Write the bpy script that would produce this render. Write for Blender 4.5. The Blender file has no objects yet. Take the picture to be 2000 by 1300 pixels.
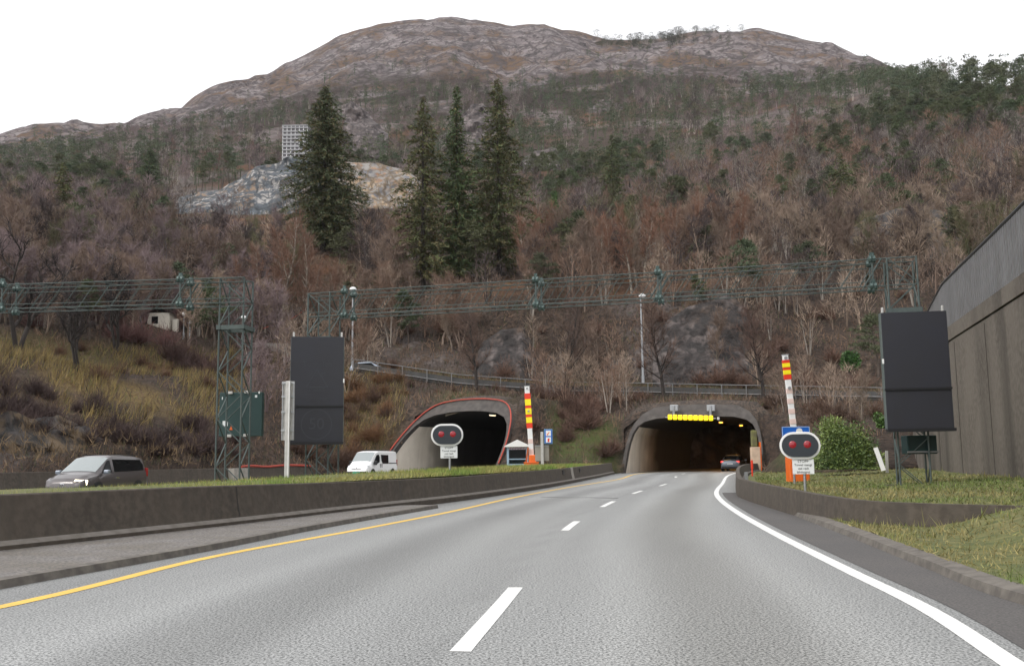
import bpy, bmesh, math, random
import numpy as np
from mathutils import Vector, Matrix

# ------------------------------------------------------------------ camera, sky, sun, exposure
SC = bpy.context.scene
COL = SC.collection
F = 1900.0                      # focal length in pixels of a 2000 px wide picture
PITCH = math.atan((897 - 650) / F)
ROLL = -0.012
CAM = Vector((0, 0, 1.3))
cd = bpy.data.cameras.new('camera')
cam = bpy.data.objects.new('camera', cd)
COL.objects.link(cam)
cd.sensor_width = 36.0
cd.lens = 36.0 * F / 2000.0
cd.clip_start = 0.1
cd.clip_end = 6000
RC = Matrix.Rotation(math.radians(90) + PITCH, 3, 'X') @ Matrix.Rotation(ROLL, 3, 'Z')
cam.matrix_world = Matrix.Translation(CAM) @ RC.to_4x4()
SC.camera = cam

SUN_EL, SUN_AZ = math.radians(48), math.radians(-125)   # from behind and to the left of the camera
w = bpy.data.worlds.new('World')
SC.world = w
w.use_nodes = True
nt = w.node_tree
for n in list(nt.nodes):
    nt.nodes.remove(n)
wo = nt.nodes.new('ShaderNodeOutputWorld')
bg = nt.nodes.new('ShaderNodeBackground')
sky = nt.nodes.new('ShaderNodeTexSky')
sky.sky_type = 'NISHITA'
sky.sun_disc = False
sky.sun_elevation = SUN_EL
sky.sun_rotation = SUN_AZ
sky.air_density = 1.0
sky.dust_density = 6.0
sky.ozone_density = 1.0
# an overcast sky: the blue is washed out and a pale cloud layer lies over it
hs = nt.nodes.new('ShaderNodeHueSaturation')
hs.inputs['Saturation'].default_value = 0.10
mxs = nt.nodes.new('ShaderNodeMix')
mxs.data_type = 'RGBA'
mxs.inputs[0].default_value = 0.6
mxs.inputs[7].default_value = (12.0, 12.0, 12.3, 1)
nt.links.new(sky.outputs[0], hs.inputs['Color'])
nt.links.new(hs.outputs[0], mxs.inputs[6])
nt.links.new(mxs.outputs[2], bg.inputs[0])
bg.inputs[1].default_value = 0.11
nt.links.new(bg.outputs[0], wo.inputs[0])
sd = bpy.data.lights.new('sun', 'SUN')
sd.energy = 0.9
sd.angle = math.radians(14)
sd.color = (1.0, 0.95, 0.88)
sun = bpy.data.objects.new('sun', sd)
COL.objects.link(sun)
_sv = Vector((math.sin(SUN_AZ) * math.cos(SUN_EL), math.cos(SUN_AZ) * math.cos(SUN_EL), math.sin(SUN_EL)))
sun.rotation_euler = _sv.to_track_quat('Z', 'Y').to_euler()
SC.view_settings.view_transform = 'Standard'
SC.view_settings.look = 'None'
SC.view_settings.exposure = 0.55
SC.view_settings.gamma = 1.0
SC.cycles.max_bounces = 8
SC.cycles.diffuse_bounces = 4
SC.cycles.glossy_bounces = 3
SC.cycles.use_denoising = True

# ------------------------------------------------------------------ helpers
random.seed(7)
RNG = np.random.default_rng(11)

def P(px, py, Y):
    """world point that photo pixel (px, py) meets at distance Y ahead of the camera"""
    d = RC @ Vector(((px - 1000) / F, -(py - 650) / F, -1))
    t = Y / d.y
    return CAM + d * t

def G(px, py, z=0.0):
    d = RC @ Vector(((px - 1000) / F, -(py - 650) / F, -1))
    return CAM + d * ((z - CAM.z) / d.z)

def PZ(px, Y, z):
    """point at column px, distance Y and height z"""
    lo, hi = -1500.0, 2600.0
    for _ in range(40):
        m = (lo + hi) / 2
        if P(px, m, Y).z > z: lo = m
        else: hi = m
    return P(px, lo, Y)

_HT = np.random.default_rng(5).random((512, 512))
def vnoise(x, y):
    x = np.asarray(x, float); y = np.asarray(y, float)
    xi = np.floor(x).astype(int); yi = np.floor(y).astype(int)
    fx = x - xi; fy = y - yi
    fx = fx * fx * (3 - 2 * fx); fy = fy * fy * (3 - 2 * fy)
    a = _HT[xi % 512, yi % 512]; b = _HT[(xi + 1) % 512, yi % 512]
    c = _HT[xi % 512, (yi + 1) % 512]; d = _HT[(xi + 1) % 512, (yi + 1) % 512]
    return (a * (1 - fx) + b * fx) * (1 - fy) + (c * (1 - fx) + d * fx) * fy
def fbm(x, y, o=4):
    s = 0; a = 0.5
    for k in range(o):
        s = s + a * (vnoise(np.asarray(x) * 2**k + 17 * k, np.asarray(y) * 2**k + 31 * k) - .5) * 2
        a *= .5
    return s
def ridged(x, y, o=4):
    s = 0; a = 0.5
    for k in range(o):
        s = s + a * (1 - np.abs(vnoise(np.asarray(x) * 2**k + 57 * k, np.asarray(y) * 2**k + 11 * k) - .5) * 4)
        a *= .5
    return s

# ---- materials
def crack_mask(t, pos, scale, width):
    """1 along the joints of broken rock"""
    n = t.nodes.new('ShaderNodeTexNoise'); n.inputs['Scale'].default_value = scale * 1.7; n.inputs['Detail'].default_value = 6
    t.links.new(pos, n.inputs['Vector'])
    ml = t.nodes.new('ShaderNodeVectorMath'); ml.operation = 'SCALE'; ml.inputs['Scale'].default_value = .9 / scale; t.links.new(n.outputs['Color'], ml.inputs[0])
    ad = t.nodes.new('ShaderNodeVectorMath'); ad.operation = 'ADD'; t.links.new(pos, ad.inputs[0]); t.links.new(ml.outputs[0], ad.inputs[1])
    mp = t.nodes.new('ShaderNodeMapping'); mp.inputs['Rotation'].default_value = (.3, .5, .4); mp.inputs['Scale'].default_value = (1, 1, .6); t.links.new(ad.outputs[0], mp.inputs[0])
    v = t.nodes.new('ShaderNodeTexVoronoi'); v.feature = 'DISTANCE_TO_EDGE'; v.inputs['Scale'].default_value = scale; t.links.new(mp.outputs[0], v.inputs['Vector'])
    r = t.nodes.new('ShaderNodeMapRange'); r.inputs[1].default_value = 0; r.inputs[2].default_value = width; r.inputs[3].default_value = 1; r.inputs[4].default_value = 0
    t.links.new(v.outputs['Distance'], r.inputs[0]); return r.outputs[0]
def mat(name, col, rough=0.7, metal=0.0, spec=0.5, noise=None, bump=None, cracks=None, emit=None, ior=None, objcol=False, tint=None, rand=0.0, streak=None, coat=0.0):
    """procedural material. noise=(scale, other colour, contrast), bump=(scale, strength), streak=(scale, colour, amount) runs down the wall"""
    m = bpy.data.materials.new(name)
    m.use_nodes = True
    t = m.node_tree
    b = t.nodes['Principled BSDF']
    b.inputs['Roughness'].default_value = rough
    b.inputs['Metallic'].default_value = metal
    b.inputs['Specular IOR Level'].default_value = spec
    if coat: b.inputs['Coat Weight'].default_value = coat
    if ior: b.inputs['IOR'].default_value = ior
    cur = None
    def rgb(c):
        n = t.nodes.new('ShaderNodeRGB'); n.outputs[0].default_value = (*c, 1); return n.outputs[0]
    def mix(f, a, c, mode='MIX'):
        n = t.nodes.new('ShaderNodeMix'); n.data_type = 'RGBA'; n.blend_type = mode
        if isinstance(f, float): n.inputs[0].default_value = f
        else: t.links.new(f, n.inputs[0])
        t.links.new(a, n.inputs[6]); t.links.new(c, n.inputs[7])
        return n.outputs[2]
    tc = t.nodes.new('ShaderNodeTexCoord')
    geo = t.nodes.new('ShaderNodeNewGeometry')
    cur = rgb(col)
    def nz(scale, detail=5, vec=None, lo=.35, hi=.65):
        n = t.nodes.new('ShaderNodeTexNoise'); n.inputs['Scale'].default_value = scale; n.inputs['Detail'].default_value = detail
        t.links.new(vec or geo.outputs['Position'], n.inputs['Vector'])
        r = t.nodes.new('ShaderNodeMapRange'); r.inputs[1].default_value = lo; r.inputs[2].default_value = hi
        t.links.new(n.outputs[0], r.inputs[0])
        return r.outputs[0]
    if noise:
        for sc_, c2, k in (noise if isinstance(noise, list) else [noise]):
            cur = mix(nz(sc_, lo=.5 - k, hi=.5 + k), cur, rgb(c2))
    if cracks:
        for sc_, c2, wd_ in cracks:
            cur = mix(crack_mask(t, geo.outputs['Position'], sc_, wd_), cur, rgb(c2))
    if streak:
        mp = t.nodes.new('ShaderNodeMapping'); mp.inputs['Scale'].default_value = (1, 1, .06)
        t.links.new(geo.outputs['Position'], mp.inputs[0])
        f = nz(streak[0], 4, mp.outputs[0], .45, .7)
        mu = t.nodes.new('ShaderNodeMath'); mu.operation = 'MULTIPLY'; mu.inputs[1].default_value = streak[2]
        t.links.new(f, mu.inputs[0])
        cur = mix(mu.outputs[0], cur, rgb(streak[1]))
    if tint:
        a = t.nodes.new('ShaderNodeAttribute'); a.attribute_name = tint
        cur = mix(1.0, cur, a.outputs['Color'], 'MULTIPLY')
    if objcol or rand:
        oi = t.nodes.new('ShaderNodeObjectInfo')
        if objcol: cur = mix(1.0, cur, oi.outputs['Color'], 'MULTIPLY')
    t.links.new(cur, b.inputs['Base Color'])
    if bump:
        n = t.nodes.new('ShaderNodeTexNoise'); n.inputs['Scale'].default_value = bump[0]; n.inputs['Detail'].default_value = 6
        t.links.new(geo.outputs['Position'], n.inputs['Vector'])
        bp = t.nodes.new('ShaderNodeBump'); bp.inputs['Strength'].default_value = bump[1]
        bp.inputs['Distance'].default_value = bump[2] if len(bump) > 2 else .02
        t.links.new(n.outputs[0], bp.inputs['Height']); t.links.new(bp.outputs[0], b.inputs['Normal'])
    if emit:
        b.inputs['Emission Color'].default_value = (*emit[0], 1)
        b.inputs['Emission Strength'].default_value = emit[1]
    return m

class MB:
    """collects primitive shapes and links them as one mesh object"""
    def __init__(s): s.v = []; s.f = []
    def add(s, vs, fs):
        o = len(s.v); s.v += [tuple(v) for v in vs]; s.f += [tuple(i + o for i in f) for f in fs]; return s
    def box(s, c, sz, rz=0.0, mtx=None):
        x, y, z = sz[0] / 2, sz[1] / 2, sz[2] / 2
        vs = [Vector((a, b, d)) for a in (-x, x) for b in (-y, y) for d in (-z, z)]
        M = mtx or Matrix.Rotation(rz, 3, 'Z')
        return s.add([M @ v + Vector(c) for v in vs], [(0, 1, 3, 2), (4, 6, 7, 5), (0, 4, 5, 1), (2, 3, 7, 6), (0, 2, 6, 4), (1, 5, 7, 3)])
    def tube(s, a, b, r0, r1=None, n=8, cap=True):
        a = Vector(a); b = Vector(b); r1 = r0 if r1 is None else r1
        d = (b - a)
        if d.length < 1e-6: return s
        q = d.to_track_quat('Z', 'Y').to_matrix()
        vs = []
        for k in range(n):
            e = q @ Vector((math.cos(2 * math.pi * k / n), math.sin(2 * math.pi * k / n), 0))
            vs.append(a + e * r0); vs.append(b + e * r1)
        fs = [(2 * k, 2 * ((k + 1) % n), 2 * ((k + 1) % n) + 1, 2 * k + 1) for k in range(n)]
        if cap:
            fs.append(tuple(2 * k for k in range(n))[::-1]); fs.append(tuple(2 * k + 1 for k in range(n)))
        return s.add(vs, fs)
    def path(s, pts, r, n=6):
        for a, b in zip(pts[:-1], pts[1:]): s.tube(a, b, r, r, n)
        return s
    def bar(s, a, b, wd, ht):
        a = Vector(a); b = Vector(b); d = b - a
        x = d.normalized(); up = Vector((0, 0, 1))
        if abs(x.z) > .99: up = Vector((0, 1, 0))
        y = up.cross(x).normalized(); z = x.cross(y)
        return s.box((a + b) / 2, (d.length, wd, ht), mtx=Matrix((x, y, z)).transposed())
    def prism(s, poly, origin, ux, uy, depth):
        """polygon (2D) in plane ux, uy extruded by depth along ux x uy"""
        ux = Vector(ux); uy = Vector(uy); nn = ux.cross(uy).normalized()
        o = Vector(origin); n = len(poly)
        f = [o + ux * p[0] + uy * p[1] for p in poly]
        g = [p + nn * depth for p in f]
        return s.add(f + g, [tuple(range(n))[::-1], tuple(range(n, 2 * n))] + [(i, (i + 1) % n, n + (i + 1) % n, n + i) for i in range(n)])
    def loft(s, rows, close=False):
        n = len(rows[0]); vs = [p for r in rows for p in r]; fs = []
        for i in range(len(rows) - 1):
            for j in range(n if close else n - 1):
                k = (j + 1) % n
                fs.append((i * n + j, i * n + k, (i + 1) * n + k, (i + 1) * n + j))
        return s.add(vs, fs)
    def build(s, name, m, parent=None, smooth=False, ang=40, bevel=0.0):
        me = bpy.data.meshes.new(name); me.from_pydata([tuple(v) for v in s.v], [], s.f)
        return link(name, me, m, parent, smooth, ang, bevel)

def link(name, me, m, parent=None, smooth=False, ang=40, bevel=0.0):
    if bevel or True:
        bm = bmesh.new(); bm.from_mesh(me)
        if len(bm.faces) < 60000: bmesh.ops.recalc_face_normals(bm, faces=bm.faces)
        bm.to_mesh(me); bm.free()
    if m: me.materials.append(m)
    if smooth:
        me.polygons.foreach_set('use_smooth', np.ones(len(me.polygons), bool))
        if ang: me.set_sharp_from_angle(angle=math.radians(ang))
    o = bpy.data.objects.new(name, me); COL.objects.link(o)
    if parent is not None: o.parent = parent
    if bevel:
        b = o.modifiers.new('bevel', 'BEVEL'); b.width = bevel; b.segments = 2; b.limit_method = 'ANGLE'; b.angle_limit = math.radians(50)
    return o

def npmesh(name, V, FQ, m, parent=None, smooth=False, cols=None, flip=False, linkit=True):
    """fast mesh from numpy arrays: V (n,3), FQ (k,3 or 4)"""
    me = bpy.data.meshes.new(name)
    V = np.asarray(V, np.float32); FQ = np.asarray(FQ, np.int32)
    me.vertices.add(len(V)); me.vertices.foreach_set('co', V.ravel())
    k = FQ.shape[1]
    me.loops.add(FQ.size); me.loops.foreach_set('vertex_index', FQ.ravel())
    me.polygons.add(len(FQ)); me.polygons.foreach_set('loop_start', np.arange(0, FQ.size, k, dtype=np.int32))
    if smooth: me.polygons.foreach_set('use_smooth', np.ones(len(FQ), bool))
    if cols is not None:
        a = me.color_attributes.new('tint', 'FLOAT_COLOR', 'POINT')
        c = np.ones((len(V), 4), np.float32); c[:, :cols.shape[1]] = cols
        a.data.foreach_set('color', c.ravel())
    me.update(calc_edges=True)
    if m: me.materials.append(m)
    if not linkit: return me
    o = bpy.data.objects.new(name, me); COL.objects.link(o)
    if parent is not None: o.parent = parent
    return o

def tag(o, label=None, cat=None, group=None, kind=None):
    if label: o['label'] = label
    if cat: o['category'] = cat
    if group: o['group'] = group
    if kind: o['kind'] = kind
    return o

def empty(name, loc, label=None, cat=None, group=None, rz=0.0):
    o = bpy.data.objects.new(name, None); COL.objects.link(o)
    o.location = loc; o.rotation_euler = (0, 0, rz); o.empty_display_size = .3
    return tag(o, label, cat, group)

def struct(o):
    o['kind'] = 'structure'; return o

def copy_tree(o, parent=None):
    c = o.copy(); COL.objects.link(c)
    if parent is not None: c.parent = parent
    for ch in list(o.children): copy_tree(ch, c)
    return c

def text(name, body, size, m, parent, loc, rot, align='CENTER'):
    cu = bpy.data.curves.new(name, 'FONT'); cu.body = body; cu.size = size; cu.align_x = align; cu.align_y = 'CENTER'
    cu.extrude = .002; cu.materials.append(m)
    tmp = bpy.data.objects.new('tmp', cu); COL.objects.link(tmp)
    me = bpy.data.meshes.new_from_object(tmp.evaluated_get(bpy.context.evaluated_depsgraph_get()))
    bpy.data.objects.remove(tmp); bpy.data.curves.remove(cu)
    me.name = name; me.materials.clear(); me.materials.append(m)
    o = bpy.data.objects.new(name, me); COL.objects.link(o); o.parent = parent
    o.location = loc; o.rotation_euler = rot
    return o

FRONT = (math.radians(90), 0, 0)        # text that faces the camera side (-Y)

M = {}
M['asphalt'] = mat('asphalt', (.172, .178, .175), .5, noise=[(.35, (.195, .202, .198), .12), (16, (.120, .124, .122), .10), (30, (.085, .088, .086), .055), (48, (.32, .325, .32), .045)], bump=(40, .45, .012), tint='tint')
M['shoulder'] = mat('dark shoulder asphalt', (.085, .08, .078), .7, noise=[(.6, (.11, .10, .095), .15), (45, (.05, .048, .045), .12)], bump=(70, .4, .01))
M['old_asphalt'] = mat('old asphalt', (.10, .10, .10), .6, noise=[(.6, (.13, .13, .125), .15)], bump=(60, .3, .01))
M['paint_white'] = mat('white road paint', (.78, .78, .76), .6, noise=[(5, (.62, .62, .60), .12), (.8, (.70, .70, .68), .15)])
M['paint_yellow'] = mat('yellow road paint', (.75, .48, .07), .6, noise=[(4, (.62, .40, .08), .12), (.6, (.66, .42, .07), .1)])
M['concrete_dark'] = mat('dirty barrier concrete', (.066, .052, .039), .85, noise=[(.8, (.048, .038, .029), .15), (7, (.080, .065, .05), .12)], streak=(3.0, (.045, .038, .03), .6), bump=(14, .3, .02))
M['concrete_ledge'] = mat('worn concrete ledge', (.19, .17, .15), .85, noise=(5, (.14, .125, .105), .15))
M['concrete_pale'] = mat('pale concrete', (.34, .32, .28), .85, noise=(4, (.25, .23, .20), .2))
M['concrete_wall'] = mat('weathered retaining wall concrete', (.125, .107, .088), .85, noise=[(.4, (.085, .070, .056), .12), (5, (.14, .122, .102), .12)], streak=(.55, (.040, .033, .026), .95), bump=(6, .3, .03))
M['stain'] = mat('stained joint', (.05, .042, .034), .9)
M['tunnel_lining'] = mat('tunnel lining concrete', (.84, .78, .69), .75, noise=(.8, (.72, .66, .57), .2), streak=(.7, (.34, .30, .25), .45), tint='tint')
M['earth'] = mat('brown earth', (.055, .040, .030), .95, noise=[(1.5, (.10, .07, .05), .12), (6, (.025, .02, .016), .1)], bump=(3, 1.0, .15))
M['inner_lining'] = mat('dark sprayed concrete', (.055, .047, .040), .85, noise=(1.2, (.035, .03, .026), .2), bump=(3, .6, .05))
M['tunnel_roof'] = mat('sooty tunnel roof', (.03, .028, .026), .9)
M['collar'] = mat('dark portal concrete', (.075, .065, .058), .85, noise=(2, (.045, .04, .037), .15), streak=(2, (.12, .11, .10), .3))
M['kerbstone'] = mat('kerb stone', (.15, .135, .115), .85, noise=(6, (.09, .08, .07), .15), bump=(30, .4, .01))
M['gravel'] = mat('gritty paved strip', (.22, .205, .195), .9, noise=[(1.2, (.17, .15, .125), .15), (25, (.09, .085, .08), .12)], bump=(50, .6, .02))
M['steel'] = mat('galvanised steel', (.42, .43, .44), .45, .7, noise=(12, (.32, .33, .34), .2))
M['alu'] = mat('pale aluminium', (.52, .51, .49), .5, .3, noise=(6, (.42, .41, .39), .2))
M['gantry'] = mat('green weathered gantry steel', (.055, .074, .070), .7, .1, noise=(8, (.075, .095, .09), .2))
M['gantry_joint'] = mat('dark green flange steel', (.025, .052, .048), .55, .2, noise=(25, (.09, .13, .12), .06))
M['vms'] = mat('black display front', (.013, .014, .022), .55, noise=[(60, (.022, .023, .032), .15), (1.2, (.017, .017, .022), .2)])
M['vms_seam'] = mat('black seam', (.005, .005, .007), .6)
M['vms_side'] = mat('grey green display housing', (.10, .125, .12), .5, noise=(5, (.08, .10, .095), .2))
M['vms_text'] = mat('unlit display dots', (.030, .032, .040), .6)
M['cabinet'] = mat('dark green cabinet', (.010, .035, .033), .5, noise=(2, (.014, .045, .042), .2))
M['white'] = mat('white paint', (.78, .78, .77), .4)
M['sign_white'] = mat('white sign sheet', (.72, .74, .74), .45)
M['black'] = mat('black plastic', (.012, .012, .013), .5)
M['signal_black'] = mat('signal backboard', (.022, .028, .036), .55)
M['lens_red'] = mat('unlit red lens', (.22, .012, .02), .15, ior=1.6, emit=((.5, .02, .03), .12))  # weak glow added to the red, though the lens is not lit
M['red'] = mat('red paint', (.72, .04, .012), .4)
M['yellow'] = mat('yellow reflective sheet', (.92, .78, .01), .35)
M['orange'] = mat('orange enamel', (.85, .16, .02), .4, noise=(3, (.75, .14, .02), .2))
M['orange_hose'] = mat('orange hose', (.40, .05, .025), .65, noise=(3, (.30, .045, .03), .2))
M['faded_red'] = mat('faded red stripe', (.72, .55, .50), .5)
M['blue'] = mat('blue sign sheet', (.01, .12, .52), .4)
M['blue_frame'] = mat('blue sign frame', (.10, .22, .36), .45)
M['kiosk'] = mat('pale blue kiosk panel', (.30, .42, .52), .45, noise=(3, (.26, .36, .46), .2))
M['glass'] = mat('dark glass', (.010, .011, .012), .08, spec=.2, ior=1.35)
M['windscreen'] = mat('bright reflecting windscreen', (.20, .23, .23), .08, ior=2.2)
M['car_grey'] = mat('grey brown metallic paint', (.085, .075, .075), .35, .5, coat=.6)
M['car_white'] = mat('white car paint', (.80, .80, .80), .3, coat=.5)
M['car_silver'] = mat('silver blue car paint', (.22, .25, .29), .3, .5, coat=.5)
M['tyre'] = mat('tyre rubber', (.015, .015, .015), .8)
M['rim'] = mat('alloy rim', (.4, .4, .42), .35, .8)
M['headlight'] = mat('lit headlight', (.9, .85, .7), .2, emit=((1.0, .88, .6), 4.0))
M['indicator'] = mat('amber lamp', (.8, .4, .05), .3, emit=((1.0, .55, .12), 1.6))
M['headlight_off'] = mat('unlit headlight', (.5, .52, .54), .1, ior=1.6)
M['taillight'] = mat('tail light', (.5, .02, .02), .2, emit=((1.0, .06, .05), 1.4))
M['taillight_off'] = mat('unlit tail light', (.30, .01, .012), .2)
M['plate_green'] = mat('green number plate', (.01, .30, .22), .4)
M['chrome'] = mat('chrome', (.6, .6, .62), .15, 1.0)
M['lamp_glow'] = mat('lamp with warm light', (.9, .8, .6), .4, emit=((1.0, .85, .55), 1.6))
M['sodium'] = mat('sodium lamp', (.9, .5, .1), .4, emit=((1.0, .42, .05), 4.5))
M['yellow_lamp'] = mat('yellow signal lamp', (.9, .65, .01), .35, emit=((1.0, .68, .0), .75))
M['parapet'] = mat('grey ribbed parapet metal', (.22, .22, .225), .5, .3, noise=(.8, (.17, .17, .175), .2), streak=(3, (.17, .165, .16), .5))
M['rail_dark'] = mat('dark handrail', (.05, .05, .055), .5, .3)
M['fence_post'] = mat('fence steel', (.20, .20, .20), .6, .3)
M['fence_mesh'] = mat('dark fence sheet', (.060, .062, .060), .8, noise=(1.5, (.085, .08, .075), .15))
M['bark_dark'] = mat('dark bark', (.026, .021, .018), .9, noise=(3, (.036, .029, .025), .2))
M['bark'] = mat('grey brown bark', (.11, .085, .068), .9, noise=(2, (.07, .055, .045), .2), objcol=True)
M['bark_pale'] = mat('pale birch bark', (.36, .31, .25), .9, noise=(2.5, (.12, .10, .085), .12))
M['twig'] = mat('leafless twigs', (.125, .085, .07), .9, objcol=True)
M['twig_dark'] = mat('dark twigs', (.032, .025, .024), .9)
M['twig_mass'] = mat('distant woodland', (1, 1, 1), .9, tint='tint')
M['needle'] = mat('pine needles', (.062, .082, .042), .8, objcol=True)
M['spruce_needle'] = mat('spruce needles', (.062, .082, .036), .8, tint='tint', objcol=True)
M['leaf'] = mat('evergreen leaves', (.06, .10, .035), .5, tint='tint')
M['grass_blade'] = mat('grass blades', (1, 1, 1), .8, tint='tint')
M['house'] = mat('cream house wall', (.62, .58, .50), .7)
M['roof_tile'] = mat('dark roof', (.07, .06, .06), .7)
M['facade'] = mat('pale facade slab', (.36, .36, .37), .7, noise=(1.2, (.28, .28, .29), .2))
M['facade_dark'] = mat('dark window band', (.16, .15, .16), .5)

# ------------------------------------------------------------------ road lines in the world
def poly_interp(pts, ys):
    """pts: list of Vector; returns x as function of y (smooth cubic through sorted points)"""
    pts = sorted(pts, key=lambda p: p.y)
    yy = np.array([p.y for p in pts]); xx = np.array([p.x for p in pts])
    n = len(yy); h = np.diff(yy); d = np.diff(xx) / h
    mm = np.empty(n); mm[0] = d[0]; mm[-1] = d[-1]
    for i in range(1, n - 1): mm[i] = (d[i - 1] * h[i] + d[i] * h[i - 1]) / (h[i] + h[i - 1])
    ys = np.asarray(ys, float); i = np.clip(np.searchsorted(yy, ys) - 1, 0, n - 2)
    t = (ys - yy[i]) / h[i]
    t = t
    tt = np.clip(t, 0, 1)
    r = ((2 * tt**3 - 3 * tt**2 + 1) * xx[i] + (tt**3 - 2 * tt**2 + tt) * h[i] * mm[i] + (-2 * tt**3 + 3 * tt**2) * xx[i + 1] + (tt**3 - tt**2) * h[i] * mm[i + 1])
    r = np.where(t < 0, xx[0] + (ys - yy[0]) * mm[0], r)
    r = np.where(t > 1, xx[-1] + (ys - yy[-1]) * mm[-1], r)
    return r

# tunnels: base centre, heading (clockwise from +Y), half width, height, rake
class Tunnel: pass
def mk_tunnel(L, R, H, rake, curv, length=110, prof=None):
    t = Tunnel()
    t.L, t.R = Vector(L), Vector(R)
    d = (t.R - t.L); t.hw = d.length / 2
    t.c = (t.L + t.R) / 2; t.c.z = 0
    t.u = Vector((d.x, d.y, 0)).normalized()
    t.a = Vector((-t.u.y, t.u.x, 0))          # axis into the hill
    t.H = H; t.rake = rake; t.curv = curv; t.length = length
    hw = t.hw
    t.prof = [(-1.0, 0), (-1.0, .16), (-.99, .32), (-.97, .48), (-.93, .63), (-.86, .77), (-.75, .88), (-.58, .95), (-.3, .99), (0, 1.0),
              (.3, .99), (.58, .95), (.75, .88), (.86, .77), (.93, .63), (.97, .48), (.99, .32), (1.0, .16), (1.0, 0)]
    if prof: t.prof = [(-1.0, 0)] + [(-a, b) for a, b in prof] + [(0, 1.0)] + prof[::-1] + [(1.0, 0)]
    t.prof = [(p[0] * hw, p[1] * H) for p in t.prof]
    return t
def tun_point(t, s, u, z):
    """s metres along the curved axis, u sideways, z up"""
    k = t.curv
    th = k * s
    if abs(k) > 1e-6:
        fx = (1 - math.cos(th)) / k; fy = math.sin(th) / k
    else: fx, fy = 0, s
    ax = t.a * math.cos(th) + t.u * math.sin(th)
    uu = t.u * math.cos(th) - t.a * math.sin(th)
    p = t.c + t.a * fy + t.u * fx + uu * u
    return Vector((p.x, p.y, z))

TR = mk_tunnel(G(1222, 927), (0, 0, 0), 5.75, .45, .0035) if False else None
_l = PZ(1221, 86.5, 0); _h = math.radians(19)
TR = mk_tunnel(_l, _l + Vector((math.cos(_h), -math.sin(_h), 0)) * 11.6, 4.95, .70, .0042, prof=[(.992, .18), (.985, .36), (.97, .54), (.94, .70), (.88, .83), (.78, .92), (.60, .975), (.3, .995)])
_l = PZ(744, 86, 0); _h = math.radians(24)
TL = mk_tunnel(_l, _l + Vector((math.cos(_h), -math.sin(_h), 0)) * 10.9, 5.75, 1.12, .0045)

# left barrier (foot line), yellow line, lane line, white edge line, right kerb, right barrier
wall_foot = [G(-900, 1200), G(-400, 1134), G(0, 1087), G(425, 1037), G(700, 1002), G(860, 983), G(995, 964), G(1100, 946), G(1200, 931)]
wall_foot[-1] = Vector((tun_point(TR, -3, -TR.hw - .2, 0).x, tun_point(TR, -3, -TR.hw - .2, 0).y, 0))
wall_foot[-2] = Vector((poly_interp(wall_foot[:-2] + wall_foot[-1:], [62.0])[0], 62.0, 0))
yl = [G(-700, 1318), G(0, 1185), G(400, 1090), G(690, 1036), G(860, 1003), G(1000, 972), G(1100, 953), G(1200, 937)]
wl = [G(2000, 1312), G(1830, 1200), G(1660, 1115), G(1520, 1045), G(1440, 1000), G(1400, 966), G(1410, 945)]
dl = [G(955, 1208), G(1115, 1026), G(1187, 984), G(1245, 960.5), G(1295, 946.5)]
kl = [G(-200, 1188), G(0, 1150), G(400, 1077), G(600, 1037), G(860, 991)]
# run the lines on into the right tunnel
def run_in(lst, u):
    for s in (2, 12, 24, 40, 60, 85, 105):
        p = tun_point(TR, s, u, 0); lst.append(p)
run_in(yl, -TR.hw + 1.6); run_in(dl, -.1); run_in(wl, TR.hw - 1.7)
def X(lst, y): return float(poly_interp(lst, [y])[0])

kerb_r = [G(2300, 1255), G(2000, 1182), G(1800, 1106), G(1660, 1049), G(1560, 1010), G(1500, 985), G(1470, 966)]
bar_r = [Vector((21, 11.6, 0)), Vector((14, 13.2, 0)), Vector((10.2, 14.6, 0)), Vector((8.1, 16.2, 0)), G(1750, 1035), G(1620, 1013), G(1540, 992), G(1480, 974), G(1462, 962), ]
_q = tun_point(TR, -9, TR.hw - .1, 0)
bar_r += [Vector(((bar_r[-1].x + _q.x) / 2 - .3, (bar_r[-1].y + _q.y) / 2, 0)), _q, tun_point(TR, -1, TR.hw + .1, 0)]

def strip(name, left, right, z, m, ys=None):
    rows = [[(l[0], l[1], z), (r[0], r[1], z)] for l, r in zip(left, right)]
    mb = MB(); mb.loft(rows); return mb.build(name, m)

YS = np.concatenate([np.arange(-14, 40, .5), np.arange(40, 186, 2.0)])
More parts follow.
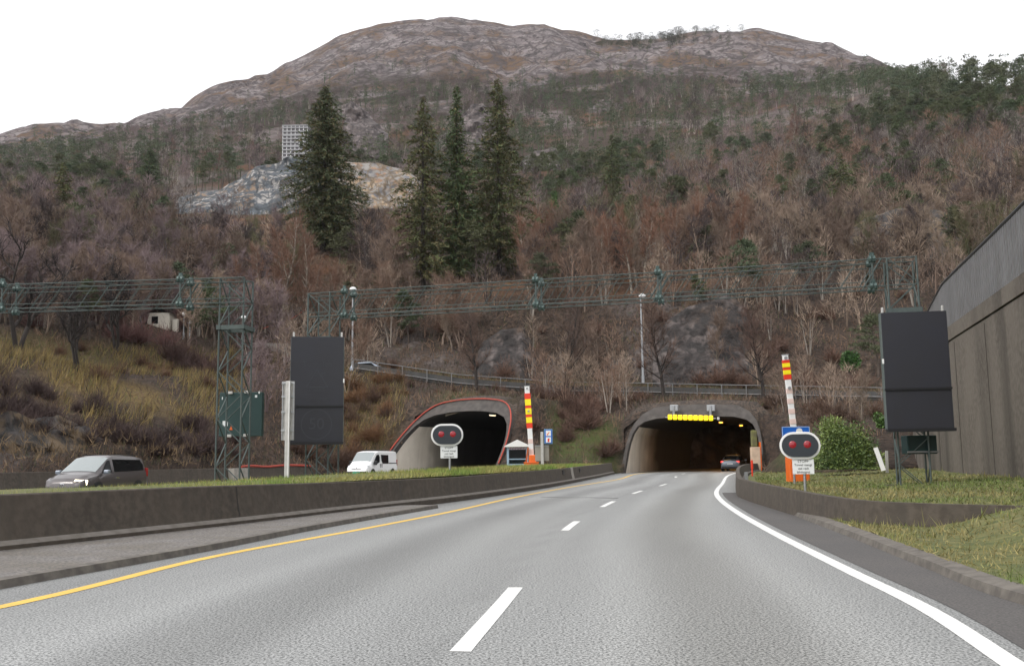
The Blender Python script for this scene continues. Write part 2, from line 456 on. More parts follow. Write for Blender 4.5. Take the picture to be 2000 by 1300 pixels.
# main carriageway
left_edge = []; right_edge = []
for y in YS:
    if y < 84:
        lx = X(wall_foot, y) - .2
    else: lx = X(yl, y) - 2.2
    rx = X(wl, y) + (8.0 if y < 60 else 2.6)
    if y < 60: rx = X(wl, y) + 3.0
    left_edge.append((lx, y)); right_edge.append((rx, y))
NC = 64; RV = []; RCOL = []
for (l, r) in zip(left_edge, right_edge):
    y = l[1]; xs = np.linspace(l[0], r[0], NC); off = xs - X(dl, y)
    g = np.ones(NC)
    for c in (-3.0, -1.15, 1.05, 2.85): g += .20 * np.exp(-((off - c + .12 * fbm(np.full(NC, y * .07), np.full(NC, c))) / .36)**2)
    for c in (-2.1, 1.95): g -= .20 * np.exp(-((off - c) / .50)**2) * (1 + .6 * fbm(np.full(NC, y * .15), np.full(NC, c + 5)))
    g -= .18 * np.clip((off - 3.6) / .6, 0, 1) + .16 * np.clip((-off - 4.2) / .6, 0, 1)
    g += .16 * fbm(off * .9, np.full(NC, y * .05)) + .12 * fbm(off * 2.5 + 9, np.full(NC, y * .12))
    g -= .12 * ((off > -.28) & (off < -.12)) * (y < 62)
    brown = np.clip(np.exp(-((off - 1.95) / .7)**2) * .5 + .25 * fbm(off * .5 + 20, np.full(NC, y * .06)), 0, 1)
    RCOL.append(np.stack([g, g * (1 - .03 * brown), g * (1 - .09 * brown)], -1)); RV.append(np.stack([xs, np.full(NC, y), np.zeros(NC)], -1))
ri = np.arange(len(YS) * NC).reshape(len(YS), NC)
RQ = np.stack([ri[:-1, :-1], ri[:-1, 1:], ri[1:, 1:], ri[1:, :-1]], -1).reshape(-1, 4)
road = struct(npmesh('road', np.concatenate(RV), RQ, M['asphalt'], cols=np.concatenate(RCOL)))

def ribbon(mb, lst, wd, y0, y1, z, step=.8, off=0.0):
    ys = np.arange(y0, y1 + 1e-6, step); xs = poly_interp(lst, ys); rows = []
    for i, (x, y) in enumerate(zip(xs, ys)):
        j = min(max(i, 1), len(ys) - 2) if len(ys) > 2 else 0
        if len(ys) > 2: d = Vector((xs[j + 1] - xs[j - 1], ys[j + 1] - ys[j - 1], 0)).normalized()
        else: d = Vector((xs[1] - xs[0], ys[1] - ys[0], 0)).normalized()
        n = Vector((d.y, -d.x, 0)); p = Vector((x, y, z)) + n * off
        rows.append([p - n * wd / 2, p + n * wd / 2])
    mb.loft(rows)

mb = MB(); ribbon(mb, yl, .17, -13, 165, .004)
struct(mb.build('yellow_edge_line', M['paint_yellow']))
mb = MB(); ribbon(mb, wl, .17, 2.0, 165, .004, .5)
struct(mb.build('white_edge_line', M['paint_white']))
mb = MB()
for (a, b) in ((1272, 1147), (1035.5, 1017.5), (989.5, 978.5), (963.5, 957.8), (948.5, 944.5)):
    ya = 2470 / 1; 
    ya = G(1000, a).y; yb = G(1000, b).y
    # row position seen at the lane line's own column
    pxs = {1272: (905, 1000), 1035.5: (1103, 1126), 989.5: (1178, 1197), 963.5: (1238, 1253), 948.5: (1287, 1303)}[a]
    ya = G(pxs[0], a).y; yb = G(pxs[1], b).y
    ribbon(mb, dl, .15, ya, yb, .004, (yb - ya) / 4)
for y0 in (65.5, 78, 90, 102, 114): ribbon(mb, dl, .17, y0, y0 + 3, .004, .75)
struct(mb.build('lane_dashes', M['paint_white']))
# dark shoulder outside the white line
sl, sr = [], []
for y in np.arange(-12, 36.5, .7):
    x0 = X(wl, y) + .22
    x1 = max(x0 + .05, min(X(kerb_r, y) + .1, x0 + 6))
    sl.append((x0, y)); sr.append((x1, y))
struct(strip('road_shoulder', sl, sr, .004, M['shoulder']))
# crack line across the far lanes
mb = MB(); pts = [G(1058, 970), G(1105, 971.5), G(1150, 971), G(1205, 972.5)]
for a, b in zip(pts[:-1], pts[1:]): mb.bar(Vector((a.x, a.y, .003)), Vector((b.x, b.y, .003)), .12, .006)
struct(mb.build('road_joint', M['shoulder']))

# left paved strip behind a kerb
kl2 = [(X(kl, y), y) for y in np.arange(-13, 27.6, .6)]
fl = [(X(wall_foot, y), y) for y in np.arange(-13, 27.6, .6)]
rows = []; krows = []
for (kx, y), (fx, _) in zip(kl2, fl):
    kx = max(kx, fx + .12)
    rows.append([(fx - .2, y, .09), (kx - .15, y, .092)])
    krows.append([(kx - .16, y, .0), (kx - .15, y, .10), (kx - .02, y, .09), (kx, y, .0)])
mb = MB(); mb.loft(rows); struct(mb.build('paved_strip', M['gravel']))
mb = MB(); mb.loft(krows); mb.f.append(tuple(len(krows) * 4 - 4 + i for i in range(4))); struct(mb.build('kerb', M['kerbstone'], smooth=False))
# right kerb
krows = []
for y in np.arange(-6, 34, .5):
    kx = X(kerb_r, y); krows.append([(kx, y, 0), (kx + .03, y, .09), (kx + .22, y, .12), (kx + .24, y, 0)])
mb = MB(); mb.loft(krows); struct(mb.build('kerb', M['kerbstone']))

# ------------------------------------------------------------------ concrete barriers
def barrier(name, pts, heights, side, label, cat, joints=(), step=.8, ledge=True):
    """pts: dense foot line; side +1: road lies to the right of travel along pts"""
    root = empty(name, pts[0], label, cat)
    o = Vector(pts[0])
    body, led = [], []
    n = len(pts)
    for i, p in enumerate(pts):
        a = pts[max(i - 1, 0)]; b = pts[min(i + 1, n - 1)]
        d = Vector((b.x - a.x, b.y - a.y, 0)).normalized(); nn = Vector((d.y, -d.x, 0)) * side
        h = heights[i]
        q = Vector((p.x, p.y, 0)) - o
        body.append([q + nn * -.02 + Vector((0, 0, -.05)), q + nn * -.10 + Vector((0, 0, .17)), q + nn * -.17 + Vector((0, 0, h * .55)), q + nn * -.22 + Vector((0, 0, h - .02)),
                     q + nn * -.24 + Vector((0, 0, h)), q + nn * -.40 + Vector((0, 0, h)), q + nn * -.44 + Vector((0, 0, -.05))])
        led.append([q + nn * -.06 + Vector((0, 0, -.05)), q + nn * 0 + Vector((0, 0, -.05)), q + nn * 0 + Vector((0, 0, .15)), q + nn * -.025 + Vector((0, 0, .18)), q + nn * -.105 + Vector((0, 0, .215)), q + nn * -.12 + Vector((0, 0, .17))])
    mb = MB(); mb.loft(body)
    mb.f.append(tuple(range(7))); mb.f.append(tuple(len(body) * 7 - 7 + i for i in range(7)))
    mb.build('wall_body', M['concrete_dark'], root, True, 30)
    if ledge:
        mb = MB(); mb.loft([[r[1], r[2]] for r in led]); mb.build('plinth_face', M['concrete_dark'], root)
        mb = MB(); mb.loft([[r[2], r[3], r[4]] for r in led]); mb.build('plinth_ledge', M['concrete_ledge'], root, True, 30)
    return root, body

ysw = np.concatenate([np.arange(-13, 30, .7), np.arange(30, wall_foot[-1].y + .1, 1.0)])
wpts = [Vector((X(wall_foot, y), y, 0)) for y in ysw]
# top heights from the photo's top line
topl = [(-700, 992), (0, 966), (415, 949), (700, 940), (900, 931), (1100, 915), (1205, 903)]
def wall_h(p):
    # project roughly: px of point
    q = RC.transposed() @ (Vector((p.x, p.y, .8)) - CAM)
    px = 1000 + F * q.x / -q.z
    py = np.interp(px, [a for a, _ in topl], [b for _, b in topl])
    if p.y < 9: return .82
    return float(np.clip(P(px, py, p.y).z, .70, .95))
hs_ = [wall_h(p) for p in wpts]
lw, lw_body = barrier('concrete_barrier', wpts, hs_, 1, 'long dark concrete safety barrier with pale ledge left of the yellow line', 'barrier')
# joints and the pale repaired piece in the left barrier
for y in (13.5, 19.6, 27.5, 35, 43, 52):
    mb = MB(); i = int(np.argmin(abs(ysw - y))); b = lw_body[i]; c = lw_body[i + 1]
    for k in range(1, 4):
        p0 = Vector(b[k]); p1 = Vector(b[k + 1]); q0 = Vector(c[k]); dd = (q0 - p0).normalized() * .025; nn = Vector((.004, -.002, 0))
        mb.add([p0 + nn, p0 + dd + nn, p1 + dd + nn, p1 + nn], [(0, 1, 2, 3)])
    mb.build('expansion_joint', M['black'], lw)
i = int(np.argmin(abs(ysw - 54.5))); mb = MB()
for k in range(0, 4):
    nn = Vector((.012, -.006, 0))
    mb.add([Vector(lw_body[i][k]) + nn, Vector(lw_body[i + 1][k]) + nn, Vector(lw_body[i + 1][k + 1]) + nn, Vector(lw_body[i][k + 1]) + nn], [(0, 1, 2, 3)])
mb.build('pale_patch', M['concrete_pale'], lw)
for y in (51.5, 58):
    i = int(np.argmin(abs(ysw - y))); p = Vector(lw_body[i][3]); mb = MB(); mb.box(p + Vector((.03, -.02, -.18)), (.1, .5, .22), math.radians(-14)); mb.build('drain_slot', M['black'], lw)

# right barrier: resample along its own length
def resample(pts, step):
    out = [Vector(pts[0])]; 
    # Catmull-Rom
    n = len(pts)
    for i in range(n - 1):
        p0, p1, p2, p3 = Vector(pts[max(i - 1, 0)]), Vector(pts[i]), Vector(pts[i + 1]), Vector(pts[min(i + 2, n - 1)])
        k = max(2, int((p2 - p1).length / step))
        for j in range(1, k + 1):
            t = j / k
            out.append(.5 * ((2 * p1) + (p2 - p0) * t + (2 * p0 - 5 * p1 + 4 * p2 - p3) * t * t + (3 * p1 - p0 - 3 * p2 + p3) * t**3))
    return out
bpts = resample(bar_r, .6)
def bar_h(p):
    return float(np.interp(p.y, [10, 15, 17, 22, 30, 36, 60], [.40, .44, .50, .55, .58, .60, .75]))
rb, rb_body = barrier('concrete_barrier', bpts, [bar_h(p) for p in bpts], -1 if False else 1, 'low curved concrete barrier along the grass verge right of the white line', 'barrier')
mb = MB(); p = bpts[int(np.argmin([abs(q.y - 37.5) for q in bpts]))]; p = p - bpts[0]
mb.box(p + Vector((-.03, 0, .36)), (.12, .10, .72)); mb.build('steel_end_post', M['steel'], rb, bevel=.01)
p = p + bpts[0]
o = MB().box((0, 0, .45), (.07, .10, .34)).tube((0, 0, .0), (0, 0, .3), .03, n=8).build('marker_post', M['red'], None, bevel=.008)
o.location = (p.x + .35, p.y + .6, .55); tag(o, 'short red marker post on the end of the right barrier', 'marker post')

# ------------------------------------------------------------------ opposite carriageway and median
opp_far = [Vector((-27.5, 5, 0)), Vector((-25.8, 28, 0)), PZ(0, 49, 0), PZ(200, 57, 0), PZ(430, 67, 0), PZ(640, 81, 0), tun_point(TL, -2.5, -TL.hw, 0)]
for s in (3, 20, 50, 90): opp_far.append(tun_point(TL, s, -TL.hw - .0, 0))
opp_near = [Vector((-15.5, 5, 0)), Vector((-14.2, 22, 0)), Vector((-12.3, 38, 0)), Vector((-8.8, 58, 0)), tun_point(TL, -10, TL.hw - .4, 0), tun_point(TL, -2, TL.hw, 0)]
for s in (3, 20, 50, 90): opp_near.append(tun_point(TL, s, TL.hw, 0))
YO = np.arange(-14, 175, 2.0)
struct(strip('road', [(X(opp_far, y), y) for y in YO], [(X(opp_near, y), y) for y in YO], -.006, M['old_asphalt']))
mb = MB(); ribbon(mb, opp_far, .15, -10, 120, .0, 1.5, .9); ribbon(mb, opp_near, .15, -10, 120, .0, 1.5, -.8)
struct(mb.build('opposite_edge_line', M['paint_white']))

med_rows = []; MED = []
for y in np.concatenate([np.arange(-13, 20, 1.0), np.arange(20, 87, 1.0)]):
    xa = X(wall_foot, y) - .30; xb = X(opp_near, y)
    h = .86 if y < 60 else .86 - (y - 60) * .006
    r = []
    for v in np.linspace(0, 1, 15):
        zz = h * (1 - np.clip((v - .32) / .6, 0, 1)**1.3) + (.07 * fbm(v * 3 + y * .17, y * .3) if 0 < v < 1 else 0) - .05 + .05 * min(1, v * 8)
        if v == 1: zz = -.02
        r.append((xa + (xb - xa) * v, y, zz))
    med_rows.append(r)
mb = MB(); mb.loft(med_rows)
M['grass_ground'] = mat('grass turf', (.11, .125, .032), .9, noise=[(.9, (.16, .135, .05), .2), (5, (.065, .08, .022), .15)], bump=(12, .6, .05))
struct(mb.build('grass_median', M['grass_ground'], smooth=True, ang=None))
def med_z(x, y):
    xa = X(wall_foot, y) - .30; xb = X(opp_near, y); v = np.clip((x - xa) / (xb - xa), 0, 1)
    h = .80 if y < 60 else .80 - (y - 60) * .006
    return h * (1 - np.clip((v - .32) / .6, 0, 1)**1.3)

# far barrier along the opposite carriageway
fpts = [Vector((X(opp_far, y) - .1, y, 0)) for y in np.arange(20, 80.5, 1.2)]
fb, fbb = barrier('concrete_barrier', fpts, [.95] * len(fpts), 1, 'brown concrete wall beyond the opposite carriageway under the bank', 'barrier', ledge=False)
q = PZ(495, 62.5, 0)
i = int(np.argmin([abs(p.y - 69.5) for p in fpts]))
b_ = fpts[i]; mb = MB(); mb.box(b_ - fpts[0] + Vector((.12, 0, .42)), (.5, 1.9, 1.0), math.radians(-17)); mb.build('pale_end_block', M['concrete_pale'], fb, bevel=.02)

# ------------------------------------------------------------------ hillside
PXA = [-450, 0, 200, 350, 430, 560, 680, 760, 860, 960, 1000, 1100, 1220, 1350, 1480, 1560, 1640, 1730, 1850, 2000, 2450]
def zpy(px, Y, z):
    lo, hi = -1500.0, 2600.0
    for _ in range(30):
        m = (lo + hi) / 2
        if P(px, m, Y).z > z: lo = m
        else: hi = m
    return lo
LAY = []
def layer(spec):
    """spec: list of (px, py or ('z', z), Y)"""
    out = []
    for px, py, Y in spec:
        if isinstance(py, tuple): py = zpy(px, Y, py[1])
        out.append((px, py, Y))
    LAY.append(out)
Z = lambda z: ('z', z)
# foot of the bank
layer([(-450, Z(.3), 38), (0, Z(.3), 50.0), (200, Z(.3), 58.5), (430, Z(.3), 69), (640, Z(.3), 83.5), (735, Z(.2), 84), (950, Z(.3), 76), (1000, Z(.4), 77), (1100, Z(.5), 82), (1190, Z(.4), 80), (1478, Z(.1), 74), (1500, Z(.1), 70), (1560, Z(.3), 62), (1640, Z(.45), 58), (1730, Z(.5), 60), (1850, Z(.6), 62), (2000, Z(.8), 60), (2450, Z(1), 56)])
# mid bank, level with the portal crowns
layer([(-450, 835, 46), (0, 838, 57), (200, 850, 63.5), (350, 872, 69), (430, 862, 75), (640, 850, 90), (735, 842, 90.5), (790, 802, 91), (860, 785, 91.5), (960, 785, 91.5), (1010, 806, 91), (1100, 818, 94), (1215, 822, 90.5), (1250, 792, 91), (1350, 786, 90), (1470, 793, 88), (1500, 822, 82), (1560, 835, 76), (1640, 845, 72), (1730, 850, 72), (1850, 840, 74), (2000, 830, 74), (2450, 830, 70)])
# near edge of the upper road
layer([(-450, 660, 72), (0, 690, 74), (200, 728, 80), (430, 738, 90), (560, 716, 98), (700, 727, 104), (900, 756, 105), (1100, 770, 105), (1240, 772, 104), (1400, 776, 102), (1730, 783, 98), (1850, 775, 97), (2000, 765, 97), (2450, 745, 96)])
# far edge of the upper road (flat)
def flat_from(prev, dY):
    return [(px, Z(P(px, py, Y).z), Y + dY) for px, py, Y in prev]
layer(flat_from(LAY[2], 8.0))
# foot of the rock face
layer([(-450, 610, 94), (0, 640, 88), (200, 668, 94), (430, 680, 104), (560, 680, 111), (700, 708, 117), (900, 732, 117), (1100, 742, 117), (1240, 747, 116), (1400, 750, 114), (1730, 758, 110), (1850, 748, 110), (2000, 735, 109), (2450, 720, 108)])
# top of the rock face
layer([(-450, 540, 118), (0, 560, 110), (200, 570, 114), (430, 620, 122), (560, 640, 126), (700, 610, 140), (900, 600, 130), (1050, 592, 126), (1240, 590, 125), (1400, 560, 126), (1560, 600, 130), (1700, 570, 134), (1850, 540, 136), (2000, 520, 138), (2450, 500, 138)])
layer([(-450, 440, 190), (0, 455, 185), (200, 465, 185), (430, 470, 195), (640, 478, 178), (890, 480, 190), (1100, 470, 200), (1400, 440, 200), (1600, 430, 200), (1750, 430, 190), (2000, 385, 190), (2450, 350, 190)])
layer([(-450, 400, 300), (0, 395, 290), (340, 412, 265), (560, 405, 275), (830, 385, 290), (1000, 370, 310), (1200, 350, 320), (1500, 330, 310), (1700, 300, 290), (1800, 280, 275), (2000, 262, 265), (2450, 240, 260)])
layer([(-450, 360, 450), (0, 338, 440), (300, 310, 440), (560, 300, 440), (830, 275, 470), (1100, 250, 480), (1400, 225, 470), (1600, 205, 440), (1700, 190, 410), (1800, 172, 370), (2000, 165, 340), (2450, 150, 330)])
layer([(-450, 325, 600), (0, 305, 610), (150, 280, 620), (300, 252, 640), (450, 222, 650), (600, 195, 660), (760, 176, 670), (900, 168, 680), (1050, 160, 690), (1200, 148, 690), (1400, 155, 680), (1550, 158, 650), (1700, 142, 600), (1800, 170, 540), (2000, 185, 520), (2450, 190, 510)])
RIDGE = [(-450, 330), (-200, 300), (0, 265), (40, 250), (70, 241), (140, 241), (200, 248), (250, 243), (270, 236), (300, 222), (350, 214), (380, 190), (400, 178), (450, 160), (520, 145), (560, 122), (600, 105), (650, 76), (700, 57), (770, 43), (830, 35), (850, 31), (885, 31), (900, 37), (950, 42), (1000, 53), (1045, 47), (1062, 48), (1100, 59), (1140, 63), (1185, 80), (1250, 80), (1320, 68), (1380, 60), (1400, 60), (1440, 57), (1475, 51), (1510, 60), (1550, 72), (1620, 88), (1660, 104), (1705, 120), (1800, 150), (2000, 190), (2450, 230)]
layer([(px, py, 1000 if px > 450 else 880) for px, py in RIDGE])
layer([(px, py + 25, 1250) for px, py in RIDGE])
PXG = np.arange(-450, 2451, 12.0)
SUB = [7, 13, 5, 3, 12, 20, 22, 24, 26, 40, 4]
def lay_rows():
    res = []
    for L in LAY:
        a = np.array(L); py = np.interp(PXG, a[:, 0], a[:, 1]); Y = np.interp(PXG, a[:, 0], a[:, 2])
        res.append(np.array([list(P(x, y, d)) for x, y, d in zip(PXG, py, Y)]))
    return res
LR = lay_rows()
rows = []; SV = []
for i in range(len(LR) - 1):
    for k in range(SUB[i]):
        t = k / SUB[i]; rows.append(LR[i] * (1 - t) + LR[i + 1] * t); SV.append(i + t)
rows.append(LR[-1]); SV.append(len(LR) - 1.0)
T0 = np.array(rows); SV = np.array(SV)             # (rows, cols, 3)
# soften the creases between layers above the rock face
for _ in range(3):
    T1 = T0.copy(); T1[1:-1] = (T0[:-2] + 2 * T0[1:-1] + T0[2:]) / 4
    wsm = np.clip((SV - 5.2) / .6, 0, 1) * np.clip((9.9 - SV) / .2, 0, 1); T0 = T0 * (1 - wsm[:, None, None]) + T1 * wsm[:, None, None]
SS = np.repeat(SV[:, None], len(PXG), 1); PXX = np.repeat(PXG[None, :], len(SV), 0)
Xw, Yw = T0[..., 0], T0[..., 1]
def bump01(v, a, b, f): return np.clip((v - a) / f, 0, 1) * np.clip((b - v) / f, 0, 1)
# weights of the surface kinds
top = np.clip((SS - 8.9 + .35 * fbm(Xw * .02, Yw * .02)) / .25, 0, 1) * np.clip((1760 - PXX) / 60, 0, 1)
cliff = bump01(SS, 3.95, 5.05, .15) * bump01(PXX, 690, 1500, 80)
lcliff = bump01(SS, 0.0, 1.05, .25) * bump01(PXX, -700, 440, 50)
dark_rock = bump01(SS, 5.25, 5.9, .15) * bump01(PXX, 1630, 1950, 70)
patch = np.clip((ridged(Xw * .02 + 3, Yw * .012) - .30) / .15, 0, 1) * bump01(SS, 6.6, 9.2, .4) * .85
cl_n = np.clip((fbm(Xw * .10 + 4, T0[..., 2] * .12 + 8) + .2) * 4, 0, 1)
rock = np.clip(top + (cliff * .75 + lcliff + dark_rock) * cl_n + patch, 0, 1)
nz_small = fbm(Xw * .35, Yw * .35); nz_mid = fbm(Xw * .06, Yw * .06)
dz = .15 * nz_small * np.clip(SS - .05, 0, 1) + np.clip(SS - 5, 0, 1) * (1.6 * nz_mid)
dz += top * (11.0 * (ridged(Xw * .012, Yw * .012, 5) - .4) + 7 * ridged(Xw * .035, Yw * .035, 3)) * np.clip((10.02 - SS) / .25, .22, 1)
dz[:, :] *= np.where(SS < 3.98, np.where((SS >= 1.99) & (SS <= 3.02), 0, 1), 1)
hz = cliff + .9 * lcliff + 1.5 * dark_rock
Tz = T0.copy()
Tz[..., 2] += dz + hz * .5 * ridged(Xw * .5, T0[..., 2] * .5)
Tz[..., 1] += -hz * (1.6 * (ridged(Xw * .22 + 5, T0[..., 2] * .33 + 2, 4) - .2))
Tz[..., 0] += hz * .5 * fbm(Xw * .4, T0[..., 2] * .5)
# the bank closes over the tunnels behind their collars
def cover(t, Pn):
    rx = Pn[..., 0] - t.c.x; ry = Pn[..., 1] - t.c.y
    s = rx * t.a.x + ry * t.a.y; u = rx * t.u.x + ry * t.u.y - .5 * t.curv * s * np.abs(s) * (s > 0)
    zc = t.H + 1.3 - np.maximum(0, np.abs(u) - t.hw * .85) * 1.25
    zc = np.minimum(zc, (s + .15) / t.rake)
    zc = np.where((s > -1) & (s < 40), zc, -9)
    Pn[..., 2] = np.maximum(Pn[..., 2], zc)
    zb = np.maximum((s + .35) / t.rake, .03) + np.maximum(0, np.abs(u) - t.hw - .7) * .9
    Pn[..., 2] = np.where((s > -15) & (s < 14), np.minimum(Pn[..., 2], zb), Pn[..., 2])
cover(TR, Tz); cover(TL, Tz)
# cut the tunnel mouths out of the bank
def inside(t, Pn, marg=.34):
    rx = Pn[..., 0] - t.c.x; ry = Pn[..., 1] - t.c.y
    s = rx * t.a.x + ry * t.a.y; u = rx * t.u.x + ry * t.u.y
    # curved axis
    u = u - .5 * t.curv * s * np.abs(s) * (s > 0)
    z = Pn[..., 2]
    zmax = np.interp(np.abs(u), [p[0] + marg * min(1, p[0]) for p in t.prof[9:]][:8] + [t.hw + marg], [p[1] + marg for p in t.prof[9:]][:8] + [0.0])
    return (s > -15) & (s < 60) & (np.abs(u) < t.hw + marg) & (z < zmax)
nr, nc = T0.shape[:2]
ctr = (Tz[:-1, :-1] + Tz[1:, :-1] + Tz[:-1, 1:] + Tz[1:, 1:]) / 4
keep = ~(inside(TR, ctr) | inside(TL, ctr))
idx = np.arange(nr * nc).reshape(nr, nc)
Q = np.stack([idx[:-1, :-1], idx[:-1, 1:], idx[1:, 1:], idx[1:, :-1]], -1)[keep]
yellow = bump01(SS, 1.05, 3.0, .4) * bump01(PXX, -700, 470, 60) * np.clip((fbm(Xw * .12, Yw * .12) + .12) * 3, 0, 1) * np.clip((SS * 1.0 - 1.0 - (430 - PXX) * .0006) * 4, 0, 1)
yellow += .35 * bump01(SS, .4, 2.0, .3) * bump01(PXX, 640, 800, 50)
verge = bump01(SS, 2.95, 4.02, .1) * .9
green = .8 * bump01(SS, 0, 1.2, .3) * bump01(PXX, 1060, 1215, 30) + .6 * bump01(SS, .8, 1.8, .3) * bump01(PXX, 840, 1060, 50) + .5 * bump01(SS, -.1, 1.0, .3) * bump01(PXX, 1490, 1720, 40)
orange = np.clip((fbm(Xw * .05 + 9, Yw * .05) - .02) * 3, 0, 1) * bump01(SS, 4.9, 8.5, .3)
cols = np.stack([rock, np.clip(yellow + verge * .7, 0, 1), np.clip(green + verge * .35, 0, 1), orange], -1)

def hill_material():
    m = bpy.data.materials.new('hillside ground'); m.use_nodes = True; t = m.node_tree; b = t.nodes['Principled BSDF']
    b.inputs['Roughness'].default_value = .92; b.inputs['Specular IOR Level'].default_value = .2
    at = t.nodes.new('ShaderNodeAttribute'); at.attribute_name = 'tint'
    sp = t.nodes.new('ShaderNodeSeparateColor'); t.links.new(at.outputs['Color'], sp.inputs[0])
    ge = t.nodes.new('ShaderNodeNewGeometry')
    def nz(scale, lo=.35, hi=.65, d=6):
        n = t.nodes.new('ShaderNodeTexNoise'); n.inputs['Scale'].default_value = scale; n.inputs['Detail'].default_value = d; n.inputs['Roughness'].default_value = .65
        t.links.new(ge.outputs['Position'], n.inputs['Vector'])
        r = t.nodes.new('ShaderNodeMapRange'); r.inputs[1].default_value = lo; r.inputs[2].default_value = hi; t.links.new(n.outputs[0], r.inputs[0]); return r.outputs[0]
    def mx(f, a, c):
        n = t.nodes.new('ShaderNodeMix'); n.data_type = 'RGBA'
        t.links.new(f, n.inputs[0])
        for k, v in ((6, a), (7, c)):
            if isinstance(v, tuple): n.inputs[k].default_value = (*v, 1)
            else: t.links.new(v, n.inputs[k])
        return n.outputs[2]
    def mul(a, c):
        n = t.nodes.new('ShaderNodeMath'); n.operation = 'MULTIPLY'; t.links.new(a, n.inputs[0])
        if isinstance(c, float): n.inputs[1].default_value = c
        else: t.links.new(c, n.inputs[1])
        return n.outputs[0]
    soil = mx(nz(.25), (.055, .038, .030), (.10, .07, .052))
    soil = mx(nz(2.2, .4, .6), soil, (.03, .024, .02))
    soil = mx(mul(at.outputs['Alpha'], nz(.12)), soil, (.15, .07, .032))
    yel = mx(nz(.8), (.15, .10, .042), (.09, .064, .038)); yel = mx(nz(5, .45, .6), yel, (.19, .14, .05))
    cur = mx(sp.outputs[1], soil, yel)
    gr = mx(nz(1.2), (.06, .10, .022), (.10, .09, .035))
    cur = mx(sp.outputs[2], cur, gr)
    rk = mx(nz(.03, .40, .60, 9), (.31, .265, .262), (.205, .178, .18))
    rk = mx(nz(.07, .50, .60, 9), rk, (.38, .335, .33))
    rk = mx(nz(.018, .49, .60, 9), rk, (.20, .13, .085))
    rk = mx(nz(.10, .56, .64, 10), rk, (.055, .048, .050))  # crevice shade painted into the rock colour, since even light shades it little
    rk = mx(crack_mask(t, ge.outputs['Position'], .035, .07), rk, (.095, .080, .080))
    rk = mx(crack_mask(t, ge.outputs['Position'], .10, .09), rk, (.13, .11, .11))
    zs = t.nodes.new('ShaderNodeSeparateXYZ'); t.links.new(ge.outputs['Position'], zs.inputs[0])
    lowm = t.nodes.new('ShaderNodeMapRange'); lowm.inputs[1].default_value = 230; lowm.inputs[2].default_value = 120; t.links.new(zs.outputs[2], lowm.inputs[0])
    wet = mx(nz(.9, .42, .6), (.11, .096, .093), (.165, .14, .13)); wet = mx(nz(.3, .5, .62), wet, (.10, .065, .04)); wet = mx(nz(2.5, .52, .6), wet, (.035, .03, .028))
    rk = mx(lowm.outputs[0], rk, wet)
    cur = mx(sp.outputs[0], cur, rk)
    t.links.new(cur, b.inputs['Base Color'])
    n = t.nodes.new('ShaderNodeTexNoise'); n.inputs['Scale'].default_value = .6; n.inputs['Detail'].default_value = 8; n.inputs['Roughness'].default_value = .7
    t.links.new(ge.outputs['Position'], n.inputs['Vector'])
    bp = t.nodes.new('ShaderNodeBump'); bp.inputs['Strength'].default_value = .9; bp.inputs['Distance'].default_value = .8
    n2 = t.nodes.new('ShaderNodeTexNoise'); n2.inputs['Scale'].default_value = .06; n2.inputs['Detail'].default_value = 10; n2.inputs['Roughness'].default_value = .75
    t.links.new(ge.outputs['Position'], n2.inputs['Vector'])
    b2 = t.nodes.new('ShaderNodeBump'); b2.inputs['Distance'].default_value = 14.0
    iv = t.nodes.new('ShaderNodeMath'); iv.operation = 'SUBTRACT'; iv.inputs[0].default_value = 1.0; t.links.new(lowm.outputs[0], iv.inputs[1]); t.links.new(iv.outputs[0], b2.inputs['Strength'])
    t.links.new(n2.outputs[0], b2.inputs['Height']); t.links.new(b2.outputs[0], bp.inputs['Normal'])
    t.links.new(n.outputs[0], bp.inputs['Height']); t.links.new(bp.outputs[0], b.inputs['Normal'])
    return m
M['hill'] = hill_material()
sk = Tz[0].copy(); sk[:, 2] -= 4.0
hv = np.concatenate([Tz.reshape(-1, 3), sk]); j = np.arange(nc - 1); Q = np.concatenate([Q, np.stack([nr * nc + j, nr * nc + j + 1, j + 1, j], -1)[~(inside(TR, Tz[0, :-1], 1.5) | inside(TL, Tz[0, :-1], 1.5))]])
cols = np.concatenate([cols.reshape(-1, 4), cols[0]])
hill = struct(npmesh('hillside', hv, Q, M['hill'], smooth=True, cols=cols.reshape(-1, 4)))
M['ground'] = mat('rough ground', (.08, .07, .04), .95, noise=(.4, (.055, .05, .03), .2))
struct(MB().add([(-3000, -500, -.3), (3000, -500, -.3), (3000, 3000, -.3), (-3000, 3000, -.3)], [(0, 1, 2, 3)]).build('ground', M['ground']))

def surf(px, s):
    """hillside point at column px and layer coordinate s"""
    c = np.clip((px - PXG[0]) / 12.0, 0, nc - 1.001); r = np.interp(s, SV, np.arange(nr)); r = min(r, nr - 1.001)
    i, j = int(r), int(c); a, b = r - i, c - j
    p = (Tz[i, j] * (1 - a) * (1 - b) + Tz[i + 1, j] * a * (1 - b) + Tz[i, j + 1] * (1 - a) * b + Tz[i + 1, j + 1] * a * b)
    return Vector(p)
def surf_px(px, py, s0=0.0, s1=10.0):
    """hillside point that lies at photo pixel (px, py): first hit from the front"""
    for s in np.arange(s0, s1, .03):
        p = surf(px, s); q = RC.transposed() @ (p - CAM)
        if 650 + F * q.y / q.z <= py: return p, s
    return surf(px, s1), s1

